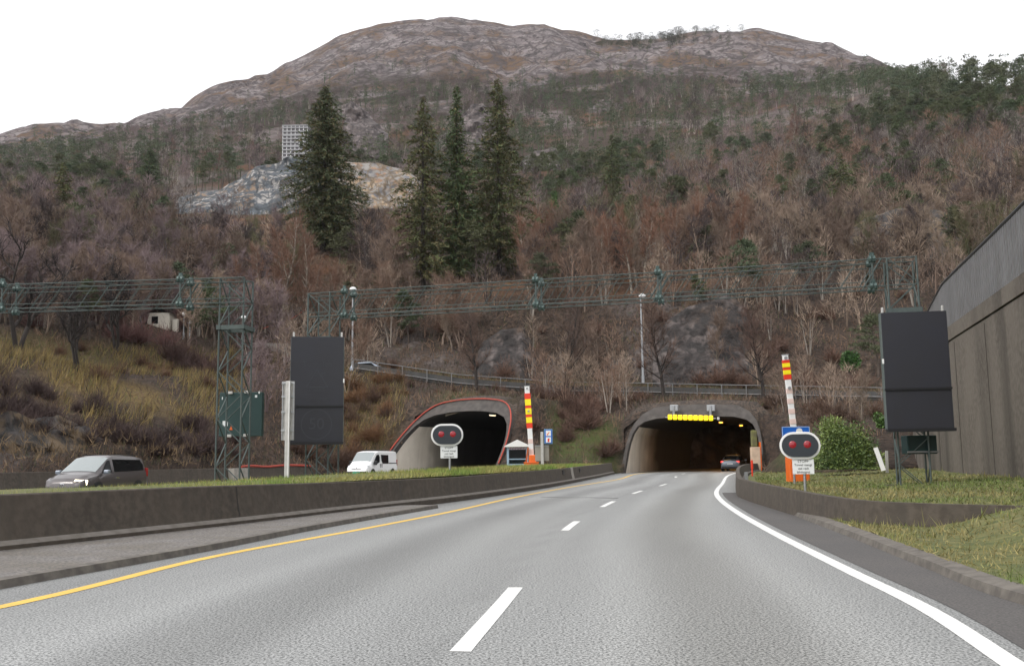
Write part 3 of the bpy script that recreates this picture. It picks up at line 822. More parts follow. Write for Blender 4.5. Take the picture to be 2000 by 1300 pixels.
# ------------------------------------------------------------------ right verge, retaining wall
wall_line = [Vector((11.0, 8, 0)), Vector((13.2, 17, 0)), PZ(2000, 34, .4), PZ(1840, 50, .3), Vector((26.2, 64, 0)), Vector((31.5, 76, 0))]
for p in wall_line: p.z = 0
def zverge(x, y):
    kx = X(kerb_r, y) + .2 if y < 34 else X(wl, y) + 1.5
    d = x - kx
    bi = min(bpts, key=lambda q: (q.x - x)**2 + (q.y - y)**2) if 12 < y < 82 else None
    near = .115 + .27 * max(0, d - 1.3) - .17 * max(0, d - 3.2)
    behind = .16 + .035 * max(0, d - 1) 
    if y < 14.5: f = 0
    else:
        bx = X([q for q in bpts if q.y > 16.4 and q.x < 40][::3], y) if y > 16.4 else 8 + (16.4 - y) * 1.6
        f = float(np.clip((x - bx - .05) / .35, 0, 1))
    z = near * (1 - f) + behind * f
    return min(z, .66) + .06 * float(fbm(x * .4, y * .4)) * min(1, max(0, d - .3))
gx = np.arange(0, 75); gy = np.concatenate([np.arange(-8, 40, .6), np.arange(40, 84, 1.0)])
V = []; 
for y in gy:
    x0 = X(kerb_r, y) + .2 if y < 33 else float(np.interp(y, [q.y for q in bpts if q.y > 30 and q.x < 40], [q.x for q in bpts if q.y > 30 and q.x < 40])) + .15
    for k in range(46):
        x = x0 + 26 * (k / 45)**1.5
        V.append((x, y, zverge(x, y)))
V = np.array(V); n = 46
idx = np.arange(len(V)).reshape(len(gy), n)
Q2 = np.stack([idx[:-1, :-1], idx[:-1, 1:], idx[1:, 1:], idx[1:, :-1]], -1).reshape(-1, 4)
struct(npmesh('grass_verge', V, Q2, M['grass_ground'], smooth=True))
# paved wedge between the right kerb and the barrier
rows = []
for y in np.arange(20.5, 36, .7):
    bx = X([q for q in bpts if q.y > 16.4 and q.x < 40][::3], y)
    k0 = X(kerb_r, y) + .23 if y < 33.5 else X(kerb_r, 33.5) + .23 + (bx - X(kerb_r, 33.5)) * (y - 33.5) / 3
    taper = np.clip((y - 20.5) / 4.0, .02, 1)
    rows.append([(k0, y, .12), (max(k0 + .02, k0 + (bx + .15 - k0) * taper), y, .14)])
mb = MB(); mb.loft(rows); struct(mb.build('paved_wedge', M['gravel']))

wl_pts = resample(wall_line, 1.0)
wtop = lambda y: float(np.interp(y, [0, 34, 46, 50, 56, 66, 80], [9.5, 9.45, 9.4, 8.9, 8.3, 7.4, 6.5]))
root = empty('retaining_wall', wl_pts[0], 'tall weathered concrete retaining wall with grey ribbed parapet at the right edge', 'wall')
o = wl_pts[0]
body, fas, par, rail, deck, grv = [], [], [], [], [], []
ribs = MB()
acc = 0
for i, p in enumerate(wl_pts):
    a = wl_pts[max(i - 1, 0)]; b = wl_pts[min(i + 1, len(wl_pts) - 1)]
    d = (b - a).normalized(); nn = Vector((-d.y, d.x, 0))     # towards the road
    q = p - o; t = wtop(p.y)
    zz = lambda h: Vector((0, 0, h))
    pb = t - 2.2; fb_ = pb - .62
    body.append([q + zz(-.3), q + zz(fb_ - .06), q - nn * .12 + zz(fb_ - .06), q - nn * .12 + zz(fb_), q + zz(fb_)])
    fas.append([q - nn * .02 + zz(fb_), q + nn * .05 + zz(fb_), q + nn * .05 + zz(pb), q - nn * .5 + zz(pb)])
    par.append([q - nn * .02 + zz(pb), q + nn * .02 + zz(pb), q + nn * .02 + zz(t - .06), q - nn * .04 + zz(t - .06), q - nn * .04 + zz(pb)])
    rail.append(q + zz(t))
    deck.append([q - nn * .45 + zz(pb - .02), q - nn * 9 + zz(pb - .02)])
    if i:
        a_ = wl_pts[i - 1] - o
        for k in range(3):
            c0 = a_ + (q - a_) * (k / 3); tt = wtop((c0 + o).y)
            ribs.box(c0 + nn * .035 + zz(tt - 1.14), (.10, .03, 2.1), math.atan2(d.y, d.x))
mb = MB(); mb.loft(body); mb.build('wall_face', M['concrete_wall'], root)
mb = MB(); mb.loft(fas); mb.build('fascia', M['concrete_wall'], root)
mb = MB(); mb.loft(par, True); mb.build('parapet_sheet', M['parapet'], root)
ribs.build('parapet_ribs', M['parapet'], root)
mb = MB(); mb.path(rail, .08, 8); mb.build('handrail', M['rail_dark'], root, True)
mb = MB(); mb.loft(deck); mb.build('deck', M['old_asphalt'], root)
for i in range(6, len(wl_pts) - 2, 6):
    p = wl_pts[i]; d = (wl_pts[i + 1] - p).normalized(); h_ = wtop(p.y) - 2.9
    MB().box(p - o + Vector((-d.y, d.x, 0)) * .004 + Vector((0, 0, h_ / 2 - .1)), (.035, .03, h_), math.atan2(d.y, d.x)).build('panel_joint', M['stain'], root)
mb = MB()
for (px, py, sx, sz) in ((1905, 660, .5, .9), (1870, 735, 1.2, .05), (1960, 780, 1.6, .04)): pass
# ------------------------------------------------------------------ tunnels
def make_tunnel(t, label):
    root = empty('tunnel', t.c, label, 'tunnel')
    o = t.c
    ss = [0, 2.2, 4.4, 6.6] + list(np.arange(9, t.length, 3.0))
    wall_l, wall_r, roof = [], [], []
    for i, s in enumerate(ss):
        r = []
        for (u, z) in t.prof:
            si = s + (t.rake * z if i == 0 else max(0, t.rake * z - 0) * max(0, 1 - s / 12))
            r.append(tun_point(t, si, u, z) - o)
        wall_l.append(r[:6]); roof.append(r[5:14]); wall_r.append(r[13:])
    for wl_ in (wall_l, wall_r):
        w0 = np.array([[list(p) for p in r] for r in wl_]); sarr = np.array(ss, float); sf = np.unique(np.concatenate([np.arange(0, 24, .4), sarr]))
        fine = np.stack([np.stack([np.interp(sf, sarr, w0[:, j, k]) for k in range(3)], -1) for j in range(w0.shape[1])], 1)
        m_ = w0.shape[1]; zf = np.linspace(0, m_ - 1, 30); fz = np.stack([fine[:, int(min(q, m_ - 1.001))] * (1 - (q - int(min(q, m_ - 1.001)))) + fine[:, int(min(q, m_ - 1.001)) + 1] * (q - int(min(q, m_ - 1.001))) for q in zf], 1)
        # tunnel darkness painted into the wall colour from a few metres in, ragged edge
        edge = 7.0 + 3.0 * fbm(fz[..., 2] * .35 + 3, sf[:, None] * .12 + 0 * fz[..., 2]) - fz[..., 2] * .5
        depth_shade = np.clip((sf[:, None] - edge) / 7.0, 0, 1) ** .7; g = 1 - .93 * depth_shade
        gi = np.arange(fz.shape[0] * 30).reshape(-1, 30); GQ = np.stack([gi[:-1, :-1], gi[:-1, 1:], gi[1:, 1:], gi[1:, :-1]], -1).reshape(-1, 4)
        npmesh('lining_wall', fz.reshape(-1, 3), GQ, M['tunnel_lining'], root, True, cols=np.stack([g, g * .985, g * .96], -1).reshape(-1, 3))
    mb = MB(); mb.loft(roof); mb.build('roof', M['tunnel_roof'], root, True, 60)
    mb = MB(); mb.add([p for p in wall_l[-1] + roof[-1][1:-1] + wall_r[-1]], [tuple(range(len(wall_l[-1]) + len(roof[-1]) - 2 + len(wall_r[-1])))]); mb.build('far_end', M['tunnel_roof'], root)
    # earth-side shell so that the tube is closed, and the collar in front
    col = []; rim = []
    for iu, (u, z) in enumerate(t.prof):
        th = .35 + .75 * (max(0, z / t.H - .45) / .55)**1.2
        nu = u / t.hw
        uo = u + math.copysign(.28 + .3 * (z / t.H), u) if abs(u) > .01 else 0
        uo = u * (1 + (.06 if abs(nu) < .9 else .05)) 
        zo = z + th * max(0, min(1, (1.02 - abs(nu)) * 3 + .0)) if z > .1 else z
        f0 = tun_point(t, t.rake * z - .55, u, max(z, -.2)) - o
        f1 = tun_point(t, t.rake * zo - .55, uo, zo if z > .1 else -.2) - o
        b1 = tun_point(t, t.rake * zo + 3.2, uo * 1.22, zo * .97 if z > .1 else -.2) - o
        b0 = tun_point(t, t.rake * z + .25, u * .998, z) - o
        z2 = zo + .3 * (1 - abs(nu)) if z > .1 else -.2; u2 = uo + .95 * nu
        pa = t.prof[max(iu - 1, 0)]; pb_ = t.prof[min(iu + 1, len(t.prof) - 1)]; tx, tz = pb_[0] - pa[0], pb_[1] - pa[1]; tl_ = math.hypot(tx, tz)
        n_x, n_z = -tz / tl_, tx / tl_
        u2, z2 = uo + n_x * 1.3, (zo + max(0, n_z) * (.45 if abs(nu) < .7 else 1.0) if z > .1 else -.3)
        f2 = tun_point(t, t.rake * max(z2, 0) + .30, u2, z2) - o
        b1 = tun_point(t, t.rake * zo + 4.5, uo + n_x * 1.2, zo - .4 if z > .1 else -.3) - o
        f1b = tun_point(t, t.rake * zo - .10, uo, zo if z > .1 else -.2) - o
        col.append([b0, f0, f1, f1b]); rim.append([f1b, f2, b1])
    mb = MB(); mb.loft(col); mb.build('collar', M['collar'], root, True, 35)
    mb = MB(); mb.loft(rim); mb.build('earth_rim', M['earth'], root, True, 60)
    return root, col
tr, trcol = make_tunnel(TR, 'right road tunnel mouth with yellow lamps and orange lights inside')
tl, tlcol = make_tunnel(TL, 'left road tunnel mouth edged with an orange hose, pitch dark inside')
# hose round the left portal
pts = [Vector(c[2]) + TL.c + TL.a * -.12 + Vector((0, 0, .06)) for c in tlcol]
pts = [p for p in pts if p.z > -.1]
mb = MB(); mb.path(resample(pts, .4), .065, 8)
o_ = mb.build('orange_hose', M['orange_hose'], None, True); tag(o_, 'orange hose fixed round the edge of the left tunnel mouth', 'hose')
mb = MB(); pp = [fpts[k] + Vector((-.22, 0, 1.03)) for k in range(0, len(fpts)) if 70 < fpts[k].y < 80.5]
pp = [p + Vector((0, 0, .05 * math.sin(i * 1.3))) for i, p in enumerate(pp)]
mb.path(pp, .085, 8); o_ = mb.build('orange_hose', M['orange_hose'], None, True); tag(o_, 'orange hose lying along the top of the far concrete wall left of the white van', 'hose')
mb = MB(); pp = [surf_px(520, 658, 3.0)[0], surf_px(545, 648, 3.2)[0], surf_px(575, 637, 3.5)[0], surf_px(632, 598, 4.2)[0], surf_px(655, 588, 4.4)[0]]
pp = [p + Vector((0, -1.5, .8)) for p in pp]
mb.path(resample(pp, 2), .06, 6); o_ = mb.build('orange_cable', M['orange_hose'], None, True); tag(o_, 'thin orange cable climbing the brown slope above the black display', 'cable')

# yellow lamp bar at the right portal
def at_tunnel(t, px, py, s):
    """point of pixel (px,py) on the plane s metres inside the portal"""
    d = RC @ Vector(((px - 1000) / F, -(py - 650) / F, -1)); n = t.a
    k = (t.c + t.a * s - CAM).dot(n) / d.dot(n)
    return CAM + d * k
S0 = TR.rake * 5 - 1.0
a = at_tunnel(TR, 1300, 814.5, S0); b = at_tunnel(TR, 1398, 816.5, S0)
root = empty('warning_lamp_bar', a, 'row of nine square yellow warning lamps hung under the right tunnel crown', 'warning lamp')
ax = (b - a).normalized(); L = (b - a).length
rz = math.atan2(ax.y, ax.x)
mb = MB(); mb.bar(Vector((0, 0, 0)), b - a, .12, .10); mb.build('bar', M['steel'], root)
for k in range(9):
    c = at_tunnel(TR, 1309 + k * 9.98, 814.2 + k * .25, S0) - a - TR.a * .12
    MB().box(c, (.37, .14, .46), rz).build('lamp_square', M['yellow_lamp'], root, bevel=.05)
for px in (1316, 1388):
    c = at_tunnel(TR, px, 796, S0) - a; e = at_tunnel(TR, px, 812, S0) - a
    mb = MB(); mb.tube(e, c + Vector((0, 0, .2)), .11, n=8); mb.box(c + TR.a * .25, (.7, .5, .55), rz); mb.build('hanger', M['steel'], root, bevel=.02)
mb = MB(); mb.box(at_tunnel(TR, 1403, 817, S0) - a, (.22, .3, .25), rz); mb.build('end_cap', M['alu'], root, bevel=.03)
# sodium lights in the right tunnel, two pale lamps in the left one
def tun_lamp(t, s, u, label, m, power, colr, grp):
    z = t.H * .965 if abs(u) < t.hw * .5 else t.H * .80; p = tun_point(t, s, u, z)
    r = empty('tunnel_light', p, label, 'tunnel light', grp, math.atan2(t.a.y, t.a.x))
    MB().box((0, 0, -.02), (1.0, .34, .16)).build('housing', M['steel'], r, bevel=.03)
    MB().box((0, 0, -.13), (.9, .28, .06)).build('diffuser', m, r, bevel=.02)
    if power:
        ld = bpy.data.lights.new('tunnel_lamp', 'AREA'); ld.energy = power; ld.size = .9; ld.color = colr
        lo = bpy.data.objects.new('tunnel_lamp', ld); COL.objects.link(lo); lo.location = p + Vector((0, 0, -.25))
ords = ['nearest orange light in the roof of the right tunnel', 'orange light in the right tunnel roof, second behind the yellow lamps', 'orange light in the right tunnel roof beside the right wall of the mouth']
for i, s in enumerate((12, 23, 36)): tun_lamp(TR, s, .9, ords[i], M['sodium'], 60, (1, .45, .08), 'orange lights in the right tunnel roof')
tun_lamp(TL, 9, 1.0, 'warm lamp in the left tunnel roof right of the signal', M['lamp_glow'], 0, None, 'lamps in the left tunnel roof')
tun_lamp(TL, 13, 3.6, 'small warm lamp in the left tunnel roof near its right edge', M['lamp_glow'], 0, None, 'lamps in the left tunnel roof')
# painted post and leaves at the right leg of the right portal
p = at_tunnel(TR, 1476, 905, -.8); p.z = .1
root = empty('portal_post', p, 'cream and red painted portal post with moss beside the grey car', 'post')
MB().box((0, 0, 1.0), (.75, .5, 2.0)).build('painted_face', mat('cream painted concrete', (.62, .46, .33), .7, noise=(2, (.45, .33, .24), .2)), root, bevel=.05)
MB().box((.42, .05, 1.2), (.09, .5, 2.4)).build('red_edge', M['orange'], root, bevel=.02)
MB().box((-.05, 0.05, 2.7), (.5, .4, 1.4)).build('mossy_top', mat('mossy post', (.16, .16, .05), .9, noise=(3, (.10, .09, .05), .2)), root, bevel=.1)

# ------------------------------------------------------------------ upper road fence, lamps
l2 = []
for px in np.arange(690, 1900, 12.0):
    p = surf(px, 2.0); l2.append(p)
struct(strip('upper_road', [surf(px, 3.0)[:2] for px in np.arange(600, 2300, 25)], [surf(px, 2.0)[:2] for px in np.arange(600, 2300, 25)], 0, M['old_asphalt']))
ur = [o for o in COL.objects if o.name == 'upper_road'][0]
for i, px in enumerate(np.arange(600, 2300, 25)):
    ur.data.vertices[2 * i].co.z = surf(px, 3.0).z + .12; ur.data.vertices[2 * i + 1].co.z = surf(px, 2.0).z + .12
root = empty('road_fence', l2[0], 'long grey metal fence along the upper road above both tunnels', 'fence')
o = l2[0]
fh = 1.35
mb = MB(); mb.loft([[p - o + Vector((0, .1, -.1)), p - o + Vector((0, .1, .98))] for p in l2]); mb.build('mesh_panel', M['fence_mesh'], root)
mb = MB(); mb.path([p - o + Vector((0, 0, fh)) for p in l2], .05, 6); mb.build('top_rail', M['fence_post'], root, True)
mb = MB(); mb.path([p - o + Vector((0, 0, .42)) for p in l2], .07, 6); mb.build('lower_rail', M['fence_post'], root, True)
d = 0; last = None; cnt = 0
for p in l2:
    if last is None or (p - last).length > 2.4:
        mb = MB(); mb.box(p - o + Vector((0, -.05, fh / 2 - .1)), (.09, .09, fh + .2)); mb.build('post', M['fence_post'], root); last = p; cnt += 1
def lamp_post(px, py_top, py_base, Y, label, arm=0.0, mm='steel'):
    b = P(px, py_base, Y); t = P(px, py_top, Y).z - b.z
    r = empty('street_lamp', b, label, 'street lamp', 'street lamps by the upper road')
    MB().tube((0, 0, 0), (0, 0, t), .16, .075, 12).build('pole', M[mm], r, True)
    MB().tube((0, 0, 0), (0, 0, .9), .19, .19, 12).build('base_sleeve', M[mm], r, True)
    mb = MB(); rows = []
    for k in range(7):
        a = k / 6 * math.pi / 2; rows.append([(math.cos(a) * .42 * math.cos(q) + arm * .4, math.cos(a) * .42 * math.sin(q), t + .02 + math.sin(a) * .34) for q in np.linspace(0, 2 * math.pi, 13)[:-1]])
    mb.loft(rows, True); mb.f.append(tuple(range(12))); mb.build('lamp_head', M['white'], r, True)
    MB().tube((arm * .4, 0, t - .12), (arm * .4, 0, t + .03), .22, .30, 12).build('lens', M['sign_white'], r, True)
    return r
lamp_post(688, 566, 712, 113, 'slim grey street lamp with white cap behind the left end of the big gantry')
lamp_post(1256, 579, 748, 113, 'tall pale street lamp with white cap before the rock face above the right tunnel', .5)
lamp_post(474, 622, 672, 106, 'short white street lamp showing at the right side of the left lattice tower')
for a_ in ((358, 615, 665, 104, 'small white lamp post on the left slope beside the cream house'), (370, 632, 668, 103, 'lowest white lamp with a round cap on the left slope right of the cream house')):
    r = lamp_post(*a_); r.scale = (.55, .55, 1.0)
# ------------------------------------------------------------------ gantries
def lattice(mb, a, b, up, side, hh, ww, n, r=.016):
    """bracing for a box girder from a to b"""
    a = Vector(a); b = Vector(b); up = Vector(up); side = Vector(side)
    for i in range(n):
        p = a + (b - a) * (i / n); q = a + (b - a) * ((i + 1) / n)
        for s in (-ww / 2, ww / 2):
            mb.tube(p + side * s - up * hh / 2, q + side * s + up * hh / 2, r, n=4, cap=False)
        for s in (-hh / 2, hh / 2):
            if i % 2: mb.tube(p + side * ww / 2 + up * s, q - side * ww / 2 + up * s, r, n=4, cap=False)
            else: mb.tube(p - side * ww / 2 + up * s, q + side * ww / 2 + up * s, r, n=4, cap=False)
def chords(root, a, b, up, side, hh, ww, r, name='chord'):
    a = Vector(a); b = Vector(b); up = Vector(up); side = Vector(side)
    for s in (-1, 1):
        for k in (-1, 1):
            e = side * s * ww / 2 + up * k * hh / 2
            MB().tube(a + e, b + e, r, n=8).build(name, M['gantry'], root, True)
def gantry(label, A, B, joints, towers, hh=.95, ww=.9):
    A = Vector(A); B = Vector(B)
    root = empty('sign_gantry', (A.x, A.y, 0), label, 'gantry', 'green lattice gantries over the roads')
    o = Vector((A.x, A.y, 0)); d = (B - A).normalized(); up = Vector((0, 0, 1)); sd_ = up.cross(d).normalized()
    chords(root, A - o, B - o, up, sd_, hh, ww, .020)
    for k in (-1, 1):
        mb = MB()
        for s in (-1, 1):
            mb.tube(A - o + sd_ * s * ww / 2 + up * (k * hh / 2 - k * .16), B - o + sd_ * s * ww / 2 + up * (k * hh / 2 - k * .16), .015, n=6)
        mb.build('secondary_chord', M['gantry'], root, True)
    mb = MB(); lattice(mb, A - o, B - o, up, sd_, hh, ww, int((B - A).length / .62), .012); mb.build('bracing', M['gantry'], root)
    for t in joints:
        c = A + (B - A) * t - o
        for s in (-1, 1):
            for k in (-1, 1):
                e = c + sd_ * s * ww / 2 + up * k * hh / 2
                mb = MB(); mb.tube(e - d * .11, e - d * .03, .12, n=8); mb.tube(e + d * .03, e + d * .11, .12, n=8); mb.box(e + up * .08, (.12, .12, .30)); mb.build('flange', M['gantry_joint'], root)
        for s in (-1, 1):
            mb = MB()
            mb.tube(c + sd_ * s * ww / 2 - up * hh / 2, c + sd_ * s * ww / 2 + up * hh / 2, .035, n=6)
            mb.tube(c + sd_ * s * ww / 2 - up * hh / 2 - d * .3, c + sd_ * s * ww / 2 + up * hh / 2 + d * .3, .03, n=6)
            mb.build('splice_frame', M['gantry'], root)
    for (p, z0, tw) in towers:
        p = Vector(p) - o; z1 = A.z + hh / 2
        chords(root, (p.x, p.y, z0), (p.x, p.y, z1), d, sd_, tw, tw, .034, 'tower_leg')
        mb = MB(); n = int((z1 - z0) / .8)
        for i in range(n):
            za = z0 + (z1 - z0) * i / n; zb = z0 + (z1 - z0) * (i + 1) / n
            for s in (-1, 1):
                f = 1 if i % 2 else -1
                mb.bar(Vector((p.x, p.y, za)) + sd_ * s * tw / 2 - d * f * tw / 2, Vector((p.x, p.y, zb)) + sd_ * s * tw / 2 + d * f * tw / 2, .04, .03)
                mb.bar(Vector((p.x, p.y, za)) + d * s * tw / 2 - sd_ * f * tw / 2, Vector((p.x, p.y, zb)) + d * s * tw / 2 + sd_ * f * tw / 2, .04, .03)
        mb.build('tower_bracing', M['gantry'], root)
        zc = A.z - hh / 2 - .9; mb = MB()
        for s in (-1, 1):
            mb.bar(Vector((p.x, p.y, zc)) + sd_ * s * tw / 2 - d * tw * .6, Vector((p.x, p.y, zc)) + sd_ * s * tw / 2 + d * tw * .6, .14, .16)
            mb.bar(Vector((p.x, p.y, zc)) + d * s * tw / 2 - sd_ * tw * .6, Vector((p.x, p.y, zc)) + d * s * tw / 2 + sd_ * tw * .6, .14, .16)
        mb.build('tower_collar', M['gantry'], root)
        mb = MB(); mb.box((p.x, p.y, z0 + .05), (tw + .5, tw + .5, .3)); mb.build('footing', M['concrete_dark'], root)
    return root
ga = PZ(606, 39, 7.55); gb = PZ(1800, 33.0, 7.55)
ta = PZ(629, 39, .9); tb = PZ(1785, 33.2, .4)
ga = Vector((ta.x - .5, 39.1, 7.55)); gb = Vector((tb.x + .5, 33.15, 7.55))
gd = gb - ga
def joint_t(px, A, B):
    lo, hi = 0, 1
    for _ in range(30):
        m = (lo + hi) / 2; p = A + (B - A) * m; q = RC.transposed() @ (p - CAM)
        if 1000 + F * q.x / -q.z < px: lo = m
        else: hi = m
    return lo
gantry('long green lattice gantry spanning the near carriageway between the two black displays', ga, gb, [joint_t(p, ga, gb) for p in (682, 1052, 1288, 1702)],
       [(ta, .55, .95), (tb, .1, .95)], .95, .9)
tc_ = PZ(453, 35.5, .6)
hb = Vector((tc_.x + .45, 35.4, 7.55)); ha = Vector((-26.6, 37.0, 7.55))
gantry('left green lattice gantry whose beam runs out of the picture over the grey car', ha, hb, [joint_t(p, ha, hb) for p in (18, 362)], [(tc_, .3, .9), ((-26.2, 37.0, 0), -.1, .9)], .92, .9)

# ------------------------------------------------------------------ black displays
def vms(label, c, wd, ht, rz, writing):
    r = empty('display_sign', c, label, 'display sign', 'black electronic displays on the gantry towers', rz)
    MB().box((0, .17, 0), (wd, .34, ht)).build('housing', M['vms_side'], r, bevel=.02)
    zs = -ht * .16
    MB().box((0, -.012, (ht / 2 + zs) / 2 + .015), (wd - .03, .02, ht / 2 - zs - .04)).build('upper_panel', M['vms'], r, bevel=.004)
    MB().box((0, -.012, (zs - ht / 2) / 2 - .0), (wd - .03, .02, ht / 2 + zs - .05)).build('lower_panel', M['vms'], r, bevel=.004)
    MB().box((0, -.02, zs), (wd, .10, .07)).build('divider', M['vms_seam'], r)
    mb = MB(); mb.box((0, -.02, -ht / 2 - .03), (wd + .02, .3, .10)); mb.build('bottom_edge', M['vms_seam'], r)
    for s in (-1, 1): MB().box((s * (wd / 2 - .1), .12, ht / 2 + .08), (.08, .08, .22)).build('lifting_lug', M['alu'], r, bevel=.02)
    MB().box((wd / 2 * (1 if rz > 0 else -1), .0, ht * .08), (.05, .06, .16)).build('latch', M['white'], r)
    if writing:
        up = (ht / 2 + zs) / 2
        for i, (s, sz) in enumerate((('Tunnelen', .30), ('stengt', .28), ('Maks', .30), ('hastighet', .24))):
            text('lettering', s, sz, M['vms_text'], r, (0, -.028, ht * .24 - i * .37 - (.25 if i > 1 else 0)), FRONT)
        tri = MB(); zc = ht * .24 - .62
        for a_, b_ in (((-.42, -.3), (.42, -.3)), ((.42, -.3), (0, .42)), ((0, .42), (-.42, -.3))):
            tri.bar((a_[0], -.028, zc + a_[1]), (b_[0], -.028, zc + b_[1]), .006, .035)
        tri.build('warning_triangle', M['vms_text'], r)
        zc = (zs - ht / 2) / 2
        text('lettering', '50', .62, M['vms_text'], r, (0, -.028, zc), FRONT)
        ring = MB(); n = 40
        rows = [[(q * math.cos(2 * math.pi * k / n), -.027, zc + q * math.sin(2 * math.pi * k / n)) for q in (.56, .60)] for k in range(n)]
        ring.loft(rows + rows[:1]); ring.build('ring', M['vms_text'], r)
    return r
c = (P(567, 656, 38.0) + P(672, 865, 38.0)) / 2
vms('black display left of the van with faint dotted lettering and 50', c, 2.06, 4.14, math.radians(8), True)
c = (P(1718, 607, 32.3) + P(1865, 839, 32.3)) / 2
vms('blank black display in front of the retaining wall on the right', c, 2.12, 3.92, math.radians(-9), False)
# green cabinet behind the left tower
c = (P(428, 765, 36.4) + P(512, 852, 36.4)) / 2
r = empty('sign_cabinet', c, 'dark green metal cabinet fixed on the left lattice tower', 'cabinet')
MB().box((0, .14, 0), (1.60, .30, 1.64)).build('housing', M['cabinet'], r, bevel=.02)
for x, z in ((-.38, .80), (.22, .82), (-.38, -.80), (.22, -.79)): MB().box((x, -.06, z), (.16, .06, .10)).build('clamp', M['alu'], r, bevel=.01)
for x, z, sx, sz in ((-.56, -.34, .19, .19), (-.69, .60, .03, .10), (.57, .66, .08, .09), (.68, .80, .05, .09)): MB().box((x, -.018, z), (sx, .012, sz)).build('sticker', M['sign_white'], r)
MB().prism([(-.06, 0), (.06, 0), (0, .14)], (-.34, -.014, -.58), (1, 0, 0), (0, 0, 1), .006).build('warning_sticker', M['indicator'] if False else M['orange'], r)
# white sign seen from behind on a square post
b = PZ(560, 34.8, .75); t = P(560, 744, 34.8).z
r = empty('road_sign', b, 'pale metal road sign seen from behind on a thick post left of the black display', 'road sign')
hh_ = t - b.z
MB().box((0, 0, hh_ / 2 - .1), (.16, .14, hh_ + .2)).build('post', M['alu'], r, bevel=.015)
MB().box((.055, -.075, hh_ / 2 - .1), (.03, .02, hh_ + .15)).build('post_edge', M['white'], r)
MB().box((-.02, .14, hh_ - 1.05), (.44, .03, 2.1)).build('sign_back', M['alu'], r)
for z in (.06, .55, 1.1, 1.75): MB().box((-.02, .09, hh_ - z), (.46, .06, .07)).build('rail', M['steel'], r)
for x in (-.22, .18): MB().box((x, .10, hh_ - 1.05), (.03, .05, 2.1)).build('frame_side', M['steel'], r)

# ------------------------------------------------------------------ red lamp signals
def oval(wd, ht, n=14):
    r = ht / 2; pts = []
    for s, a0 in ((1, -90), (-1, 90)):
        for k in range(n + 1):
            a = math.radians(a0 + 180 * k / n); pts.append((s * (wd / 2 - r) + r * math.cos(a), r * math.sin(a)))
    return pts
def signal(label, base, ht, tilt):
    r = empty('red_lamp_signal', base, label, 'signal', 'twin red lamp signals before the tunnels', tilt)
    zc = ht
    MB().tube((.10, .05, -.2), (.10, .05, zc + .2), .045, n=10).build('post', M['steel'], r, True)
    MB().prism(oval(1.26, .86), (0, .0, zc), (1, 0, 0), (0, 0, 1), .05).build('white_rim', M['white'], r, bevel=.012)
    b = MB().prism(oval(1.12, .72), (0, -.055, zc), (1, 0, 0), (0, 0, 1), .03).build('backboard', M['signal_black'], r)
    for s in (-1, 1):
        x = s * .225
        hood = MB(); rows = []
        for y, rr in ((-.06, .165), (-.07, .165), (-.07, .14), (-.06, .14)): rows.append([(x + rr * math.cos(q), y, zc + .03 + rr * math.sin(q)) for q in np.linspace(0, 2 * math.pi, 25)[:-1]])
        hood.loft(rows, True).build('lamp_ring', M['black'], r, True)
        dome = MB(); rows = []
        for k in range(6):
            a = k / 5 * math.pi / 2; rows.append([(x + .135 * math.cos(a) * math.cos(q), -.06 - .05 * math.sin(a), zc + .03 + .135 * math.cos(a) * math.sin(q)) for q in np.linspace(0, 2 * math.pi, 21)[:-1]])
        dome.loft(rows, True).build('red_lens', M['lens_red'], r, True)
    pl = MB().box((.07, -.0, zc - .43 - .235), (.66, .02, .47)).build('text_plate', M['sign_white'], r, bevel=.005)
    for i, (s, sz) in enumerate((('STOPP', .115), ('Tunnel stengt', .098), ('ved r\u00f8dt', .098), ('blinksignal', .098))):
        text('lettering', s, sz, M['black'], r, (.07, -.014, zc - .43 - .07 - i * .112), FRONT)
    return r
b = PZ(873.5, 38.2, .80); signal('twin red lamp signal in a white oval rim before the left tunnel mouth', b, P(871, 849, 38.2).z - b.z, math.radians(3))
b = PZ(1566.5, 31.2, .28); signal('twin red lamp signal in a white oval rim on the right verge', b, P(1566, 869.5, 31.2).z - b.z, math.radians(-14))
# ------------------------------------------------------------------ barrier gates
def gate(label, base, top, wd, bands, box):
    """bands: list of (fraction0, fraction1, material) along the boom from the top"""
    r = empty('barrier_gate', base, label, 'barrier gate', 'raised striped barrier gates before the tunnels')
    base = Vector(base); tp = Vector(top) - base; b0 = Vector((0, 0, box[3])); d = tp - b0
    boom = MB().bar(b0, tp, wd, .10).build('boom', M['white'], r, bevel=.02)
    for f0, f1, m in bands:
        p = tp - d * f0; q = tp - d * f1
        MB().bar(p, q, wd * (1.22 if m != 'faded_red' else 1.02), .13 if m != 'yellow' else .15).build('band', M[m], r, bevel=.01)
    for f in (.035, .335 if len(bands) > 6 else .325):
        p = tp - d * f; MB().tube(p + Vector((0, -.12, 0)), p + Vector((0, -.05, 0)), .07, n=10).build('lamp', M['steel'], r)
    MB().box((box[0], 0, box[2] / 2), (box[1], .75, box[2])).build('machine_box', M['orange'], r, bevel=.03)
    MB().box((box[0], 0, box[2] + .02), (box[1] + .06, .8, .05)).build('box_lid', M['orange'], r, bevel=.01)
    return r
b = PZ(1039, 68, .62)
r = gate('raised white barrier arm with three yellow squares right of the left tunnel', b, P(1029, 753, 68), .34,
     [(.0, .008, 'steel'), (.10, .178, 'red'), (.178, .26, 'yellow'), (.26, .298, 'red'), (.298, .378, 'yellow'), (.378, .415, 'red'), (.415, .49, 'yellow'), (.49, .56, 'red'), (.70, .76, 'faded_red'), (.83, .89, 'faded_red')], (-.05, 1.0, .45, .5))
